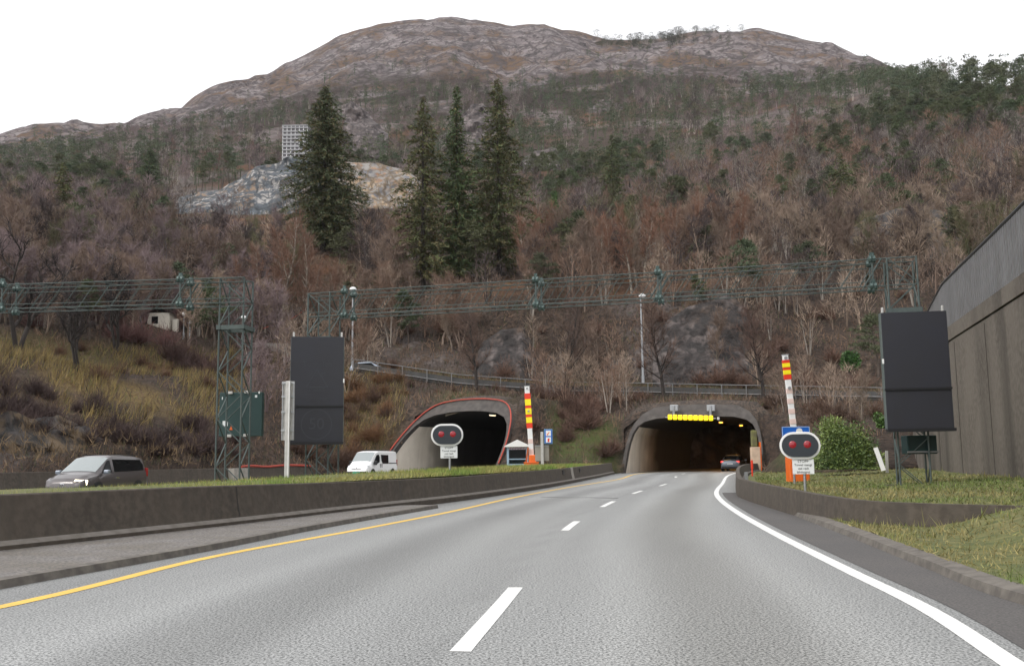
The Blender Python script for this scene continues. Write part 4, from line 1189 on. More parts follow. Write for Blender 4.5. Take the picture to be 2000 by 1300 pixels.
mb = MB(); mb.bar((-.42, -.1, .3), (-.25, -.1, 1.5), .12, .22); mb.build('counterweight_arm', mat('rusty orange steel', (.42, .10, .03), .6), r)
mb = MB(); mb.box((.05, -.1, .68), (.5, .4, .62)); mb.build('pivot_housing', M['orange'], r, bevel=.05)
b = PZ(1559, 43, .12)
gate('raised white barrier arm with two yellow squares behind the right signal', b, P(1533, 692, 43), .26,
     [(.0, .008, 'steel'), (.055, .088, 'red'), (.088, .128, 'yellow'), (.128, .158, 'red'), (.158, .20, 'yellow'), (.20, .25, 'red'), (.34, .39, 'faded_red'), (.44, .49, 'faded_red'), (.54, .59, 'faded_red'), (.64, .69, 'faded_red'), (.74, .79, 'faded_red')], (.0, .84, 1.32, 1.2))
# ------------------------------------------------------------------ kiosk, small signs
b = PZ(1011, 73, .55); k = 73 / F
r = empty('phone_kiosk', b, 'small pale blue kiosk with white pitched roof right of the left tunnel', 'kiosk')
wd, hk = 1.42, 1.75
for x in (-wd / 2, wd / 2): MB().box((x, -.5, hk / 2), (.16, .12, hk)).build('corner_post', M['kiosk'], r, bevel=.01)
for x in (-wd / 2, wd / 2): MB().box((x, .1, hk / 2), (.06, 1.1, hk)).build('side_wall', M['kiosk'], r)
MB().box((0, .62, hk / 2), (wd, .06, hk)).build('back_wall', M['kiosk'], r)
MB().box((0, -.5, .22), (wd - .1, .06, .44)).build('lower_panel', M['kiosk'], r)
MB().box((0, -.5, .78), (wd - .1, .08, .08)).build('counter_rail', M['kiosk'], r)
MB().box((0, -.48, 1.15), (wd - .16, .02, .95)).build('window', M['glass'], r)
MB().box((0, -.53, hk - .16), (wd - .16, .04, .22)).build('notice_strip', mat('purple notice strip', (.30, .16, .26), .5, noise=(14, (.5, .5, .55), .08)), r)
rf = MB(); e = .25
rf.loft([[(-wd / 2 - e, y, hk), (0, y, hk + .46), (wd / 2 + e, y, hk), (wd / 2 + e, y, hk - .07), (-wd / 2 - e, y, hk - .07)] for y in (-.8, .85)], True)
rf.f += [(0, 1, 2, 3, 4), (9, 8, 7, 6, 5)]; rf.build('roof', M['white'], r)
b = PZ(1059.5, 66, .65)
r = empty('emergency_sign', b, 'blue framed sign with two white pictograms beside a grey post', 'road sign')
t = P(1058, 843, 66).z - b.z
MB().box((0, 0, t / 2 - .15), (.19, .16, t + .3)).build('post', M['alu'], r, bevel=.02)
s0 = P(1071, 852, 66) - b
MB().box((s0.x, .0, s0.z), (.58, .10, 1.0)).build('sign_frame', M['blue_frame'], r, bevel=.03)
MB().box((s0.x, -.056, s0.z), (.47, .012, .88)).build('sign_face', M['blue'], r)
for kz in (-.22, .22): MB().box((s0.x, -.068, s0.z + kz), (.34, .012, .36)).build('pictogram_field', M['white'], r)
MB().bar((s0.x - .05, -.078, s0.z + .14), (s0.x + .06, -.078, s0.z + .30), .01, .05).tube((s0.x - .06, -.074, s0.z + .13), (s0.x - .06, -.082, s0.z + .13), .05, n=10).build('phone_pictogram', M['orange'], r)
MB().box((s0.x, -.078, s0.z - .25), (.11, .01, .22)).bar((s0.x, -.078, s0.z - .13), (s0.x + .11, -.078, s0.z - .18), .01, .03).build('extinguisher_pictogram', M['red'], r)
s1 = P(1058.5, 884.5, 66.2) - b
MB().box((s1.x, .12, s1.z), (.94, .05, 1.04)).build('lower_panel', mat('grey back of sign', (.30, .28, .24), .6, noise=(2, (.24, .22, .19), .2)), r, bevel=.01)
MB().box((s1.x, .075, s1.z + .5), (.96, .05, .05)).build('panel_rail', M['steel'], r)
# blue tunnel sign behind the right signal
b = PZ(1553, 40, .2)
r = empty('tunnel_sign', b, 'blue sign with white dome emblem half hidden behind the right signal', 'road sign')
s0 = P(1555, 856, 40) - b
MB().tube((.0, .06, -.2), (.0, .06, s0.z), .05, n=10).build('post', M['steel'], r, True)
MB().box((s0.x, 0, s0.z), (1.14, .04, .98)).build('sign_face', M['blue'], r, bevel=.02)
fr = MB()
for x, z, sx, sz in ((0, .47, 1.1, .025), (0, -.47, 1.1, .025), (-.55, 0, .025, .96), (.55, 0, .025, .96)): fr.box((s0.x + x, -.025, s0.z + z), (sx, .012, sz))
fr.build('border', mat('pale blue border', (.35, .48, .68), .5), r)
MB().prism([(-.16, 0), (.22, 0), (.22, .03), (.14, .05), (.11, .16), (.04, .20), (-.04, .20), (-.11, .15), (-.13, .05)], (s0.x + .13, -.022, s0.z + .22), (1, 0, 0), (0, 0, 1), .012).build('emblem', M['white'], r)
# white board by the green bush
b = PZ(1722, 45, .5)
r = empty('leaning_board', b, 'narrow white board leaning beside the green bush under the right display', 'board')
mb = MB(); mb.bar((.1, 0, .1), (-.18, .1, 1.15), .06, .20); mb.build('board', M['white'], r)
MB().bar((.35, .25, .0), (.4, .3, 1.0), .1, .1).build('stake', M['alu'], r)
# lattice base box below the right display
c = P(1795, 868, 33.0)
r = empty('equipment_box', c, 'dark green equipment box in the tower under the right display', 'equipment box')
MB().box((0, 0, 0), (1.0, .5, .62)).build('housing', M['cabinet'], r, bevel=.02)
MB().box((0, -.28, -.24), (1.04, .05, .06)).build('shelf_rail', M['fence_post'], r)
MB().box((0, -.262, .05), (.9, .02, .4)).build('door', mat('dark cabinet door', (.014, .03, .03), .35), r)

# ------------------------------------------------------------------ vehicles (local frame: +X forward, +Y left, Z up)
class CarShape:
    def __init__(s, st):
        """st: rows of (x, z bottom, z belt, z top, half width, half roof width)"""
        s.st = sorted(st)
    def at(s, x):
        a = np.array(s.st); return [float(np.interp(x, a[:, 0], a[:, k])) for k in range(1, 6)]
    def ring(s, x):
        zb, zt, zr, w, r = s.at(x)
        h = [(0, zb), (w * .86, zb), (w * .98, zb + .10), (w, zb + .38 * (zt - zb)), (w * .992, zb + .75 * (zt - zb)), (w * .955, zt), (r, zr - .065), (r * .93, zr - .02), (r * .7, zr + .008), (0, zr + .02)]
        return [Vector((x, y, z)) for y, z in h] + [Vector((x, -y, z)) for y, z in h[-2:0:-1]]
    def side_y(s, x, z):
        zb, zt, zr, w, r = s.at(x)
        t = (z - zt) / max(1e-3, zr - .065 - zt)
        return w * .955 + (r - w * .955) * t
    def top_z(s, x, y):
        zb, zt, zr, w, r = s.at(x); v = abs(y) / r
        return zr + .02 - (.012 * v / .7 if v < .7 else .012 + .028 * (v - .7) / .23)
    def body(s, m, root, xs=None):
        a = [p[0] for p in s.st]; xs = sorted(set(list(np.linspace(a[0], a[-1], 60)) + a))
        mb = MB(); mb.loft([s.ring(x) for x in xs], True); n = 18
        mb.f.append(tuple(range(n))); mb.f.append(tuple((len(xs) - 1) * n + i for i in range(n)))
        return mb.build('body', m, root, True, 38)
    def side_pane(s, name, poly, m, root, sgn, off=.022):
        # refine the outline, then fan it
        pts = []
        for (x0, z0), (x1, z1) in zip(poly, poly[1:] + poly[:1]):
            for k in range(6): pts.append((x0 + (x1 - x0) * k / 6, z0 + (z1 - z0) * k / 6))
        cx = sum(p[0] for p in pts) / len(pts); cz = sum(p[1] for p in pts) / len(pts)
        V = [(x, sgn * (s.side_y(x, z) + off), z) for x, z in [(cx, cz)] + pts]
        return MB().add(V, [(0, i + 1, (i + 1) % len(pts) + 1) for i in range(len(pts))]).build(name, m, root)
    def top_pane(s, name, x0, x1, f0, f1, m, root, off=.008):
        rows = []
        for x in np.linspace(x0, x1, 9):
            r = s.at(x)[4] * np.interp(x, [min(x0, x1), max(x0, x1)], [f0, f1] if x0 < x1 else [f1, f0])
            rows.append([(x + (.004 if x0 > 0 else -.004), y, s.top_z(x, y) + off) for y in np.linspace(-r, r, 9)])
        return MB().loft(rows).build(name, m, root, True)
def wheels(root, xs, w, r):
    for x in xs:
        for sg in (-1, 1):
            MB().tube((x, sg * (w - .21), r), (x, sg * (w + .002), r), r + .055, n=24).build('wheel_arch', M['black'], root)
            t = MB().tube((x, sg * (w - .20), r), (x, sg * (w + .012), r), r, n=24).build('tyre', M['tyre'], root, True)
            MB().tube((x, sg * (w - .1), r), (x, sg * (w + .022), r), r * .66, n=16).build('rim', M['rim'], t)
def vehicle(name, label, loc, heading):
    return empty(name, loc, label, 'car' if 'van' not in name else 'van', None, heading)

# grey people carrier on the opposite carriageway
pc = P(205, 930, 38.0)
hd = math.atan2(-.985, -.17)
car = vehicle('parked_car' if False else 'grey_car', 'grey brown family car with lit headlights driving behind the grass strip', Vector((pc.x - .1, 37.6, .0)), hd)
W = .89
cs = CarShape([(-2.16, .42, .90, 1.08, .74, .60), (-2.10, .32, .96, 1.34, .84, .62), (-1.95, .24, .98, 1.55, .88, .64), (-1.5, .2, .97, 1.61, W, .66), (-.6, .19, .95, 1.645, W, .68), (.15, .19, .93, 1.63, W, .67),
               (.45, .19, .92, 1.55, W, .66), (1.32, .2, .90, 1.02, .88, .74), (1.7, .2, .84, .93, .86, .70), (2.02, .22, .74, .80, .80, .62), (2.16, .30, .62, .68, .68, .54), (2.2, .36, .56, .6, .6, .5)])
cs.body(M['car_grey'], car)
cs.top_pane('windscreen', .40, 1.28, .99, .96, M['windscreen'], car)
for sg in (-1, 1):
    cs.side_pane('front_window', [(1.02, .98), (.42, 1.02), (.40, 1.46), (.55, 1.44)], M['glass'], car, sg)
    cs.side_pane('rear_window', [(.30, 1.02), (-1.78, 1.06), (-1.86, 1.28), (-1.70, 1.47), (.28, 1.49)], M['glass'], car, sg)
    cs.side_pane('door_pillar', [(.42, 1.0), (.28, 1.0), (.26, 1.5), (.40, 1.5)], M['car_grey'], car, sg, .03)
    MB().box((.98, sg * .99, 1.03), (.16, .22, .15)).build('mirror', M['car_silver'], car, bevel=.04)
    hl = MB().prism([(-.26, -.08), (.24, -.11), (.27, .07), (-.16, .12)], (2.0, sg * .58, .66), (-.42 * 1, sg * .9, .05), (0, 0, 1), .06).build('headlight', M['headlight'], car, bevel=.01)
    MB().box((-2.02, sg * .80, .98), (.12, .14, .34)).build('tail_light', M['taillight_off'], car, bevel=.02)
    MB().box((.10, sg * .885, .80), (.2, .03, .04)).build('door_handle', M['chrome'], car)
MB().box((2.16, 0, .58), (.06, .84, .10)).build('grille', M['black'], car, bevel=.01)
MB().box((2.2, 0, .60), (.03, .18, .09)).build('front_badge', M['chrome'], car, bevel=.02)
MB().box((2.2, 0, .38), (.03, .52, .11)).build('number_plate', M['white'], car)
MB().box((2.1, 0, .30), (.14, 1.3, .14)).build('lower_bumper', M['black'], car, bevel=.03)
wheels(car, (-1.35, 1.33), W, .32)
for sg in (-1, 1):
    MB().bar((-1.7, sg * .60, 1.655), (.1, sg * .62, 1.675), .03, .03).build('roof_rail', M['black'], car)

# white van leaving the left tunnel
vp = P(724, 900, 74.5)
ang = math.atan2(-math.cos(math.radians(21)), -math.sin(math.radians(21)))
van = vehicle('white_van', 'white delivery van with green number plate coming out of the left tunnel', Vector((vp.x, 75.3, .0)), ang); van.scale = (1, 1, 1.05)
W = .95
vs = CarShape([(-2.38, .40, 1.05, 1.86, .90, .80), (-2.34, .32, 1.05, 1.93, .93, .82), (-2.2, .28, 1.05, 1.96, W, .83), (.55, .26, 1.02, 1.97, W, .83), (.95, .26, 1.02, 1.90, W, .82), (1.72, .26, 1.0, 1.22, .94, .80), (2.05, .26, .92, 1.02, .92, .78), (2.28, .26, .80, .86, .86, .72), (2.38, .28, .62, .68, .80, .66), (2.42, .30, .52, .56, .76, .6)])
vs.body(M['car_white'], van)
vs.top_pane('windscreen', .98, 1.70, .96, .98, M['windscreen'], van)
for sg in (-1, 1):
    vs.side_pane('front_window', [(1.45, 1.06), (1.02, 1.02), (.46, 1.18), (.42, 1.55), (.55, 1.72), (.85, 1.70)], M['glass'], van, sg)
    vs.side_pane('side_window', [(.18, 1.30), (.02, 1.06), (-.92, 1.06), (-.96, 1.68), (.22, 1.70)], M['glass'], van, sg)
    vs.side_pane('side_rail', [(-.98, 1.06), (-.98, 1.12), (-2.3, 1.12), (-2.3, 1.06)], M['black'], van, sg, .03)
    for x in (.42, .18): MB().box((x, sg * .945, .92), (.04, .05, .28)).build('door_handle', M['black'], van, bevel=.01)
    MB().box((1.38, sg * 1.06, 1.12), (.16, .24, .30)).build('mirror', M['black'], van, bevel=.05)
    MB().prism([(-.18, -.10), (.16, -.12), (.20, .16), (-.08, .10)], (2.14, sg * .74, .80), (-.45, sg * .89, .05), (0, 0, 1), .05).build('headlight', M['headlight_off'], van, bevel=.02)
    MB().box((-2.33, sg * .87, 1.1), (.08, .10, .5)).build('tail_light', M['taillight_off'], van)
mb = MB(); 
for y0, y1, z0, z1 in ((-.42, 0, .74, .68), (0, .42, .68, .74)): mb.bar((2.365, y0, z0), (2.365, y1, z1), .05, .05)
mb.build('grille', M['black'], van)
MB().box((2.37, 0, .78), (.03, .09, .09)).build('front_badge', M['chrome'], van, bevel=.02)
MB().box((2.36, 0, .42), (.16, 1.62, .26)).build('bumper', M['black'], van, bevel=.05)
MB().box((2.45, .0, .44), (.02, .62, .17)).build('number_plate', M['plate_green'], van)
for x in (.2, -1.0, -2.1): MB().bar((x, -.7, 2.03), (x, .7, 2.03), .05, .05).build('roof_bar', M['black'], van)
wheels(van, (-1.55, 1.55), W, .33)

# silver car entering the right tunnel, seen from behind
cp = P(1434, 923, 92.5)
hd = math.pi / 2 - math.radians(22)
scr = vehicle('silver_car', 'silver blue hatchback with red tail lights driving into the right tunnel', Vector((cp.x, 92.5, .004)), hd)
W = .90
ss_ = CarShape([(-2.15, .40, .84, .92, .74, .62), (-2.08, .28, .93, 1.00, .84, .66), (-1.95, .22, .95, 1.06, .88, .66), (-1.45, .2, .95, 1.38, W, .62), (-.9, .19, .94, 1.46, W, .64), (.1, .19, .92, 1.48, W, .65), (.5, .19, .9, 1.40, W, .65), (1.3, .2, .88, .98, .88, .72), (2.0, .24, .74, .80, .80, .62), (2.2, .36, .55, .6, .6, .5)])
ss_.body(M['car_silver'], scr)
ss_.top_pane('rear_screen', -1.95, -1.42, .86, .93, M['glass'], scr)
ss_.top_pane('windscreen', .52, 1.26, .95, .95, M['glass'], scr)
for sg in (-1, 1):
    ss_.side_pane('side_window', [(.95, .97), (-1.5, 1.0), (-1.3, 1.3), (.4, 1.36)], M['glass'], scr, sg)
    MB().box((-2.07, sg * .68, .86), (.14, .34, .15)).build('tail_light', M['taillight'], scr, bevel=.03)
    MB().box((.85, sg * .98, 1.0), (.14, .2, .13)).build('mirror', M['car_silver'], scr, bevel=.03)
MB().box((-2.14, 0, .68), (.04, .52, .11)).build('number_plate', M['white'], scr)
MB().box((-2.08, 0, .34), (.16, 1.5, .22)).build('bumper_insert', M['black'], scr, bevel=.04)
MB().box((-2.1, 0, .95), (.02, .14, .10)).build('rear_badge', M['chrome'], scr)
wheels(scr, (-1.35, 1.35), W, .32)
# pale car on the upper road, only its roof shows above the fence
pr = surf(722, 2.45)
uc = vehicle('pale_car', 'pale blue grey car on the upper road left, only its roof above the fence', pr + Vector((0, 0, .12)), math.radians(-2))
us = CarShape([(-2.1, .4, .85, .95, .76, .62), (-1.9, .24, .94, 1.25, .86, .64), (-1.3, .2, .94, 1.48, .88, .64), (.2, .19, .92, 1.50, .88, .65), (1.2, .2, .9, 1.0, .87, .72), (2.0, .24, .74, .8, .8, .62), (2.15, .36, .55, .6, .6, .5)])
us.body(mat('pale blue car paint', (.42, .48, .56), .3, .2, coat=.5), uc); us.top_pane('windscreen', .3, 1.15, .95, .95, M['glass'], uc)
for sg in (-1, 1): us.side_pane('side_window', [(.8, .97), (-1.6, 1.0), (-1.4, 1.33), (.3, 1.38)], M['glass'], uc, sg)
wheels(uc, (-1.3, 1.3), .88, .31)

# ------------------------------------------------------------------ rock outcrop, buildings
def rock_mesh(name, topl, botl, Yb, Yt, m, nx=70, nz_=14, amp=2.5):
    xs = np.linspace(topl[0][0], topl[-1][0], nx); rows = []
    for k in range(nz_ + 1):
        t = k / nz_; r = []
        for x in xs:
            pt = np.interp(x, [a for a, _ in topl], [b for _, b in topl]); pb = np.interp(x, [a for a, _ in botl], [b for _, b in botl])
            py = pb + (pt - pb) * t; Y = Yb + (Yt - Yb) * t
            p = P(x, py, Y); e = min(1, 3 * t + .3)
            p.y -= e * amp * float(ridged(p.x * .09 + 3, p.z * .13, 5)); p.x += e * .5 * amp * float(fbm(p.x * .2, p.z * .25))
            r.append(p)
        if k == 0: rows.append([p + Vector((0, -4, -12)) for p in r])
        rows.append(r)
    rows.append([p + Vector((0, 6, -.5)) for p in rows[-1]]); rows.append([p + Vector((0, 14, -14)) for p in rows[-1]])
    return struct(MB().loft(rows).build(name, m, None, True, 60))
def rock_mat(name, c1, c2, c3, c4):
    return mat(name, c1, .9, noise=[(.10, c2, .06), (.30, c3, .05), (.55, c4, .06)], bump=(.35, 1.0, 2.0), cracks=[(.16, tuple(x * .3 for x in c1), .10), (.4, tuple(x * .45 for x in c1), .10)])
rock_mesh('rock_outcrop', [(335, 402), (380, 376), (430, 370), (470, 344), (500, 330), (545, 317), (565, 308), (610, 312), (650, 324)], [(335, 408), (430, 412), (560, 412), (650, 408)], 258, 271,
          rock_mat('blue grey quarried rock', (.115, .135, .152), (.20, .14, .095), (.33, .315, .30), (.075, .085, .098)))
rock_mesh('rock_outcrop', [(640, 322), (700, 320), (740, 321), (790, 334), (812, 350), (838, 380)], [(640, 395), (700, 393), (838, 392)], 262, 272,
          rock_mat('cream and rust quarried rock', (.35, .26, .17), (.25, .14, .08), (.15, .15, .16), (.24, .225, .21)))
def building():
    p = P(552, 312, 279); q = P(600, 312, 279)
    r = empty('tower_block', p, 'pale striped tower block standing on the grey quarried rock', 'building'); wd = (q - p).length; h = P(552, 247, 279).z - p.z
    MB().box((wd / 2, 4, h / 2), (wd - .2, 8, h)).build('core_wall', M['facade_dark'], r)
    n = 9
    for k in range(n): MB().box((wd / 2, 3.9, h * (k + .55) / n), (wd + .3, 8.6, h / n * (.34 if k % 3 else .55))).build('floor_slab', M['facade'], r)
    for x in np.linspace(0, wd, 7): MB().box((x, -.25, h / 2), (.16, .16, h + .3)).build('facade_post', M['white'], r)
    MB().box((wd / 2, 4, h + .15), (wd + .5, 8.8, .3)).build('roof', M['facade'], r)
building()
p = surf_px(307, 642, 2.9)[0]
r = empty('small_house', p + Vector((0, 1.5, -.2)), 'small cream house half hidden in the brush behind the left gantry', 'house')
MB().box((0, 0, .9), (2.4, 2.4, 2.0)).build('wall', M['house'], r)
mb = MB(); mb.loft([[(-1.45, y, 1.8), (0, y, 2.5), (1.45, y, 1.8)] for y in (-1.4, 1.4)]); mb.build('roof', M['roof_tile'], r)
w_ = MB().box((-.4, -1.21, 1.1), (.7, .04, .8)).build('window', M['glass'], r)
MB().box((1.7, -.6, .5), (.55, .5, 1.5)).build('chimney', M['house'], r)
p = surf_px(540, 690, 2.5)[0]
o_ = MB().box((0, 0, 0), (5.5, .5, 1.8)).build('concrete_wall', M['concrete_pale'], None, bevel=.03); o_.location = p + Vector((0, .5, .3)); o_.rotation_euler = (0, 0, math.radians(12))
tag(o_, 'short pale concrete wall on the slope just left of the lettered black display', 'wall')

# ------------------------------------------------------------------ vegetation
def slivers(p, d, ln, wd, rng):
    """thin tapering triangles at p (n,3) along d (n,3)"""
    n = len(p); r = rng.normal(size=(n, 3)); sd = np.cross(d, r); sd /= np.linalg.norm(sd, axis=1)[:, None] + 1e-9
    a = p - sd * (wd / 2)[:, None]; b = p + sd * (wd / 2)[:, None]; c = p + d * ln[:, None]
    V = np.stack([a, b, c], 1).reshape(-1, 3); return V, np.arange(3 * n).reshape(n, 3)
def unit(v): return v / (np.linalg.norm(v, axis=-1, keepdims=True) + 1e-9)
def rand_dirs(n, rng): return unit(rng.normal(size=(n, 3)))
def bare_tree_mesh(seed, h, spread, up=.6, limbs=20, twigs=1300, lean=0.0, fork=1, twl=.9, tww=.032, r0=None, first=.22, lk=.42):
    rng = np.random.default_rng(seed); wood = MB(); bran = MB(); anchors = []; adirs = []
    r0 = r0 or .016 * h
    stems = []
    for f in range(fork):
        a = rng.uniform(0, 6.28); o = lean + (0 if fork == 1 else .16)
        pts = [Vector((0, 0, -.4))]; d = Vector((math.cos(a) * o, math.sin(a) * o, 1)).normalized()
        seg = 7
        for k in range(seg):
            pts.append(pts[-1] + d * (h * .92 / seg + (.4 / seg)))
            d = (d + Vector(rng.normal(size=3)) * .09 + Vector((0, 0, .05))).normalized()
        stems.append(pts)
        for k in range(seg):
            ra = r0 * (1 - k / seg) ** .9 + .012; rb = r0 * (1 - (k + 1) / seg) ** .9 + .012
            wood.tube(pts[k], pts[k + 1], ra * (.8 if fork > 1 else 1), rb * (.8 if fork > 1 else 1), 7, False)
    for i in range(limbs):
        pts = stems[i % fork]; t = first + (1 - first - .03) * ((i + rng.random()) / limbs); x = t * 7; k = min(int(x), 6); p = pts[k].lerp(pts[k + 1], x - k)
        a = rng.uniform(0, 6.28); ln = spread * (1.15 - .75 * t) * rng.uniform(.75, 1.15)
        d = Vector((math.cos(a), math.sin(a), up * rng.uniform(.6, 1.4))).normalized()
        lr = max(.014, r0 * lk * (1 - t * .8) + .012)
        q = p
        for j in range(4):
            q2 = q + d * ln / 4; (wood if j < 3 else bran).tube(q, q2, lr * (1 - j / 4.5), lr * (1 - (j + 1) / 4.5), 5 if j < 2 else 4, False)
            for m in range(3 if j else 1):
                b = q.lerp(q2, rng.random()); sd_ = (d + Vector(rng.normal(size=3)) * .75 + Vector((0, 0, up * .35))).normalized(); sl = ln * rng.uniform(.25, .5)
                e = b + sd_ * sl * .5; d3 = (sd_ + Vector(rng.normal(size=3)) * .3 + Vector((0, 0, .15))).normalized(); g = e + d3 * sl * .5
                bran.tube(b, e, lr * .4, lr * .28, 3, False); bran.tube(e, g, lr * .28, .006, 3, False)
                for w_ in range(3): anchors.append(b.lerp(e, (w_ + .5) / 3)); adirs.append(sd_)
                for w_ in range(4): anchors.append(e.lerp(g, (w_ + .5) / 4)); adirs.append(d3)
            q = q2; d = (d + Vector(rng.normal(size=3)) * .18 + Vector((0, 0, up * .22))).normalized()
    A = np.array([list(v) for v in anchors]); D = np.array([list(v) for v in adirs])
    ix = rng.integers(0, len(A), twigs); p = A[ix] + rng.normal(size=(twigs, 3)) * .05
    d = unit(D[ix] + rng.normal(size=(twigs, 3)) * .55 + np.array([0, 0, .35 * up]))
    ln = twl * rng.uniform(.4, 1.2, twigs); V, T = slivers(p, d, ln, np.full(twigs, tww) * rng.uniform(.6, 1.3, twigs), rng)
    V = list(map(tuple, V)); n0 = len(bran.v); bran.v += V; bran.f += [tuple(int(i) + n0 for i in t) for t in T]
    return wood, bran
def mesh_of(mb, name, m):
    me = bpy.data.meshes.new(name); me.from_pydata([tuple(v) for v in mb.v], [], mb.f); me.materials.append(m)
    me.polygons.foreach_set('use_smooth', np.ones(len(me.polygons), bool)); return me
def obj(name, me, parent=None):
    o = bpy.data.objects.new(name, me); COL.objects.link(o)
    if parent is not None: o.parent = parent
    return o
BARE = []
for i, (h, sp, up, lb, fk) in enumerate(((9, 2.6, 1.0, 22, 1), (8, 2.9, .8, 22, 2), (10, 2.5, 1.2, 24, 1), (7, 2.6, .9, 20, 3), (9.5, 3.0, .9, 24, 2))):
    wd, br = bare_tree_mesh(100 + i, h, sp, up, lb, 1500, .06, fk, 1.0, .040)
    BARE.append((h, mesh_of(wd, 'trunk', M['bark']), mesh_of(br, 'crown', M['twig'])))
BIRCH = []
for i, (h, sp, up) in enumerate(((10, 2.2, 1.3), (9, 2.0, 1.2))):
    wd, br = bare_tree_mesh(140 + i, h, sp, up, 22, 1100, .05, 1, 1.0, .034, .013 * h)
    BIRCH.append((h, mesh_of(wd, 'trunk', M['bark_pale']), mesh_of(br, 'crown', M['twig'])))
WALK = []
for i, (h, sp, up, lb, fk) in enumerate(((10, 3.4, .9, 26, 1), (9, 3.8, .9, 30, 3))):
    wd, br = bare_tree_mesh(160 + i, h, sp, up, lb, 2200, .04, fk, .9, .026, .02 * h)
    WALK.append((h, mesh_of(wd, 'trunk', M['bark_dark']), mesh_of(br, 'crown', M['twig'])))
DARK = []
for i, (h, sp) in enumerate(((10, 4.2), (7, 3.2))):
    wd, br = bare_tree_mesh(180 + i, h, sp, .95, 16, 1500, .10, 2, .9, .034, .026 * h, .24, .75)
    DARK.append((h, mesh_of(wd, 'trunk', M['bark_dark']), mesh_of(br, 'crown', M['twig_dark'])))

def needle_clumps(rng, centres, rad, per, ln, wd, flat=.55):
    n = len(centres) * per; c = np.repeat(centres, per, 0); r = np.repeat(rad, per)
    dd = rand_dirs(n, rng); dd[:, 2] = np.abs(dd[:, 2]) * .9 - .12; q = dd * (rng.random(n) ** .45)[:, None] * r[:, None]; q[:, 2] *= flat
    d = unit(dd + rng.normal(size=(n, 3)) * .6 + np.array([0, 0, .35]))
    return slivers(c + q, d, ln * rng.uniform(.5, 1.2, n), wd * rng.uniform(.6, 1.3, n), rng)
def pine_mesh(seed, h, lo=.45, spread=2.2, clumps=34, per=60, ln=.55, wd=.16):
    rng = np.random.default_rng(seed); wood = MB(); pts = [Vector((0, 0, -.4))]; d = Vector((rng.normal() * .06, rng.normal() * .06, 1)).normalized()
    for k in range(6): pts.append(pts[-1] + d * (h * .95 / 6)); d = (d + Vector(rng.normal(size=3)) * .07).normalized()
    for k in range(6): wood.tube(pts[k], pts[k + 1], .02 * h * (1 - k / 6.5), .02 * h * (1 - (k + 1) / 6.5), 7, False)
    cs, rs = [], []
    for i in range(clumps):
        t = lo + (1 - lo) * (i + rng.random()) / clumps; x = t * 6; k = min(int(x), 5); p = pts[k].lerp(pts[k + 1], x - k)
        prof = math.sin(min(1, (t - lo) / (1 - lo) * .82 + .22) * math.pi) ** .7
        a = rng.uniform(0, 6.28); L = spread * prof * rng.uniform(.35, 1.1)
        e = p + Vector((math.cos(a) * L, math.sin(a) * L, L * rng.uniform(-.05, .35)))
        wood.tube(p, e, .035, .012, 4, False); cs.append(list(e)); rs.append(spread * rng.uniform(.24, .42))
    V, T = needle_clumps(rng, np.array(cs), np.array(rs), per, ln, wd); return wood, V, T
PINE = []
for i, (h, lo, sp) in enumerate(((11, .42, 2.4), (12.5, .5, 2.6), (9, .30, 2.2), (10, .38, 2.9))):
    wd, V, T = pine_mesh(200 + i, h, lo, sp)
    PINE.append((h, mesh_of(wd, 'trunk', M['bark']), npmesh('crown', V, T, M['needle'], linkit=False)))
def spruce_mesh(seed, h, rbase, ragged=.25, dens=1.0, mid=0.0, dark=(1, 1, 1), brown=.3):
    rng = np.random.default_rng(seed); wood = MB(); wood.tube((0, 0, -.5), (0, 0, h * .98), .014 * h, .02, 8, False)
    P_, D_, L_, W_, C_ = [], [], [], [], []
    nb = int(h * 17 * dens)
    for i in range(nb):
        t = ((i + rng.random()) / nb) ** 1.05; z = h * (.06 + .93 * t)
        env = (1 - t) ** (.75 - mid * .3) * (1 + mid * math.sin(t * 3.1)); L = rbase * env * rng.uniform(1 - ragged * 1.6, 1 + ragged) + .12
        a = rng.uniform(0, 6.28); dv = np.array([math.cos(a), math.sin(a), 0.0]); m = max(5, int(L * 9)); s = rng.random(m) ** .75 * L
        droop = -.22 * s - .03 * s * s + .12 * L * (s / L) ** 3
        p = np.array([0, 0, z]) + dv * s[:, None]; p[:, 2] += droop; p += rng.normal(size=(m, 3)) * .16
        d = unit(dv * .9 + rng.normal(size=(m, 3)) * .55 + np.array([0, 0, -.25]))
        P_.append(p); D_.append(d); L_.append(rng.uniform(.35, .95, m) * (.5 + .5 * min(1, L / 2))); W_.append(rng.uniform(.12, .30, m))
        c = np.array(dark) * rng.uniform(.65, 1.35); c = np.repeat(c[None], m, 0)
        br = rng.random(m) < brown; c[br] = np.array([1.5, .95, .8]) * rng.uniform(.7, 1.2); C_.append(c)
    V, T = slivers(np.concatenate(P_), np.concatenate(D_), np.concatenate(L_), np.concatenate(W_), rng)
    return wood, V, T, np.repeat(np.concatenate(C_), 3, 0)

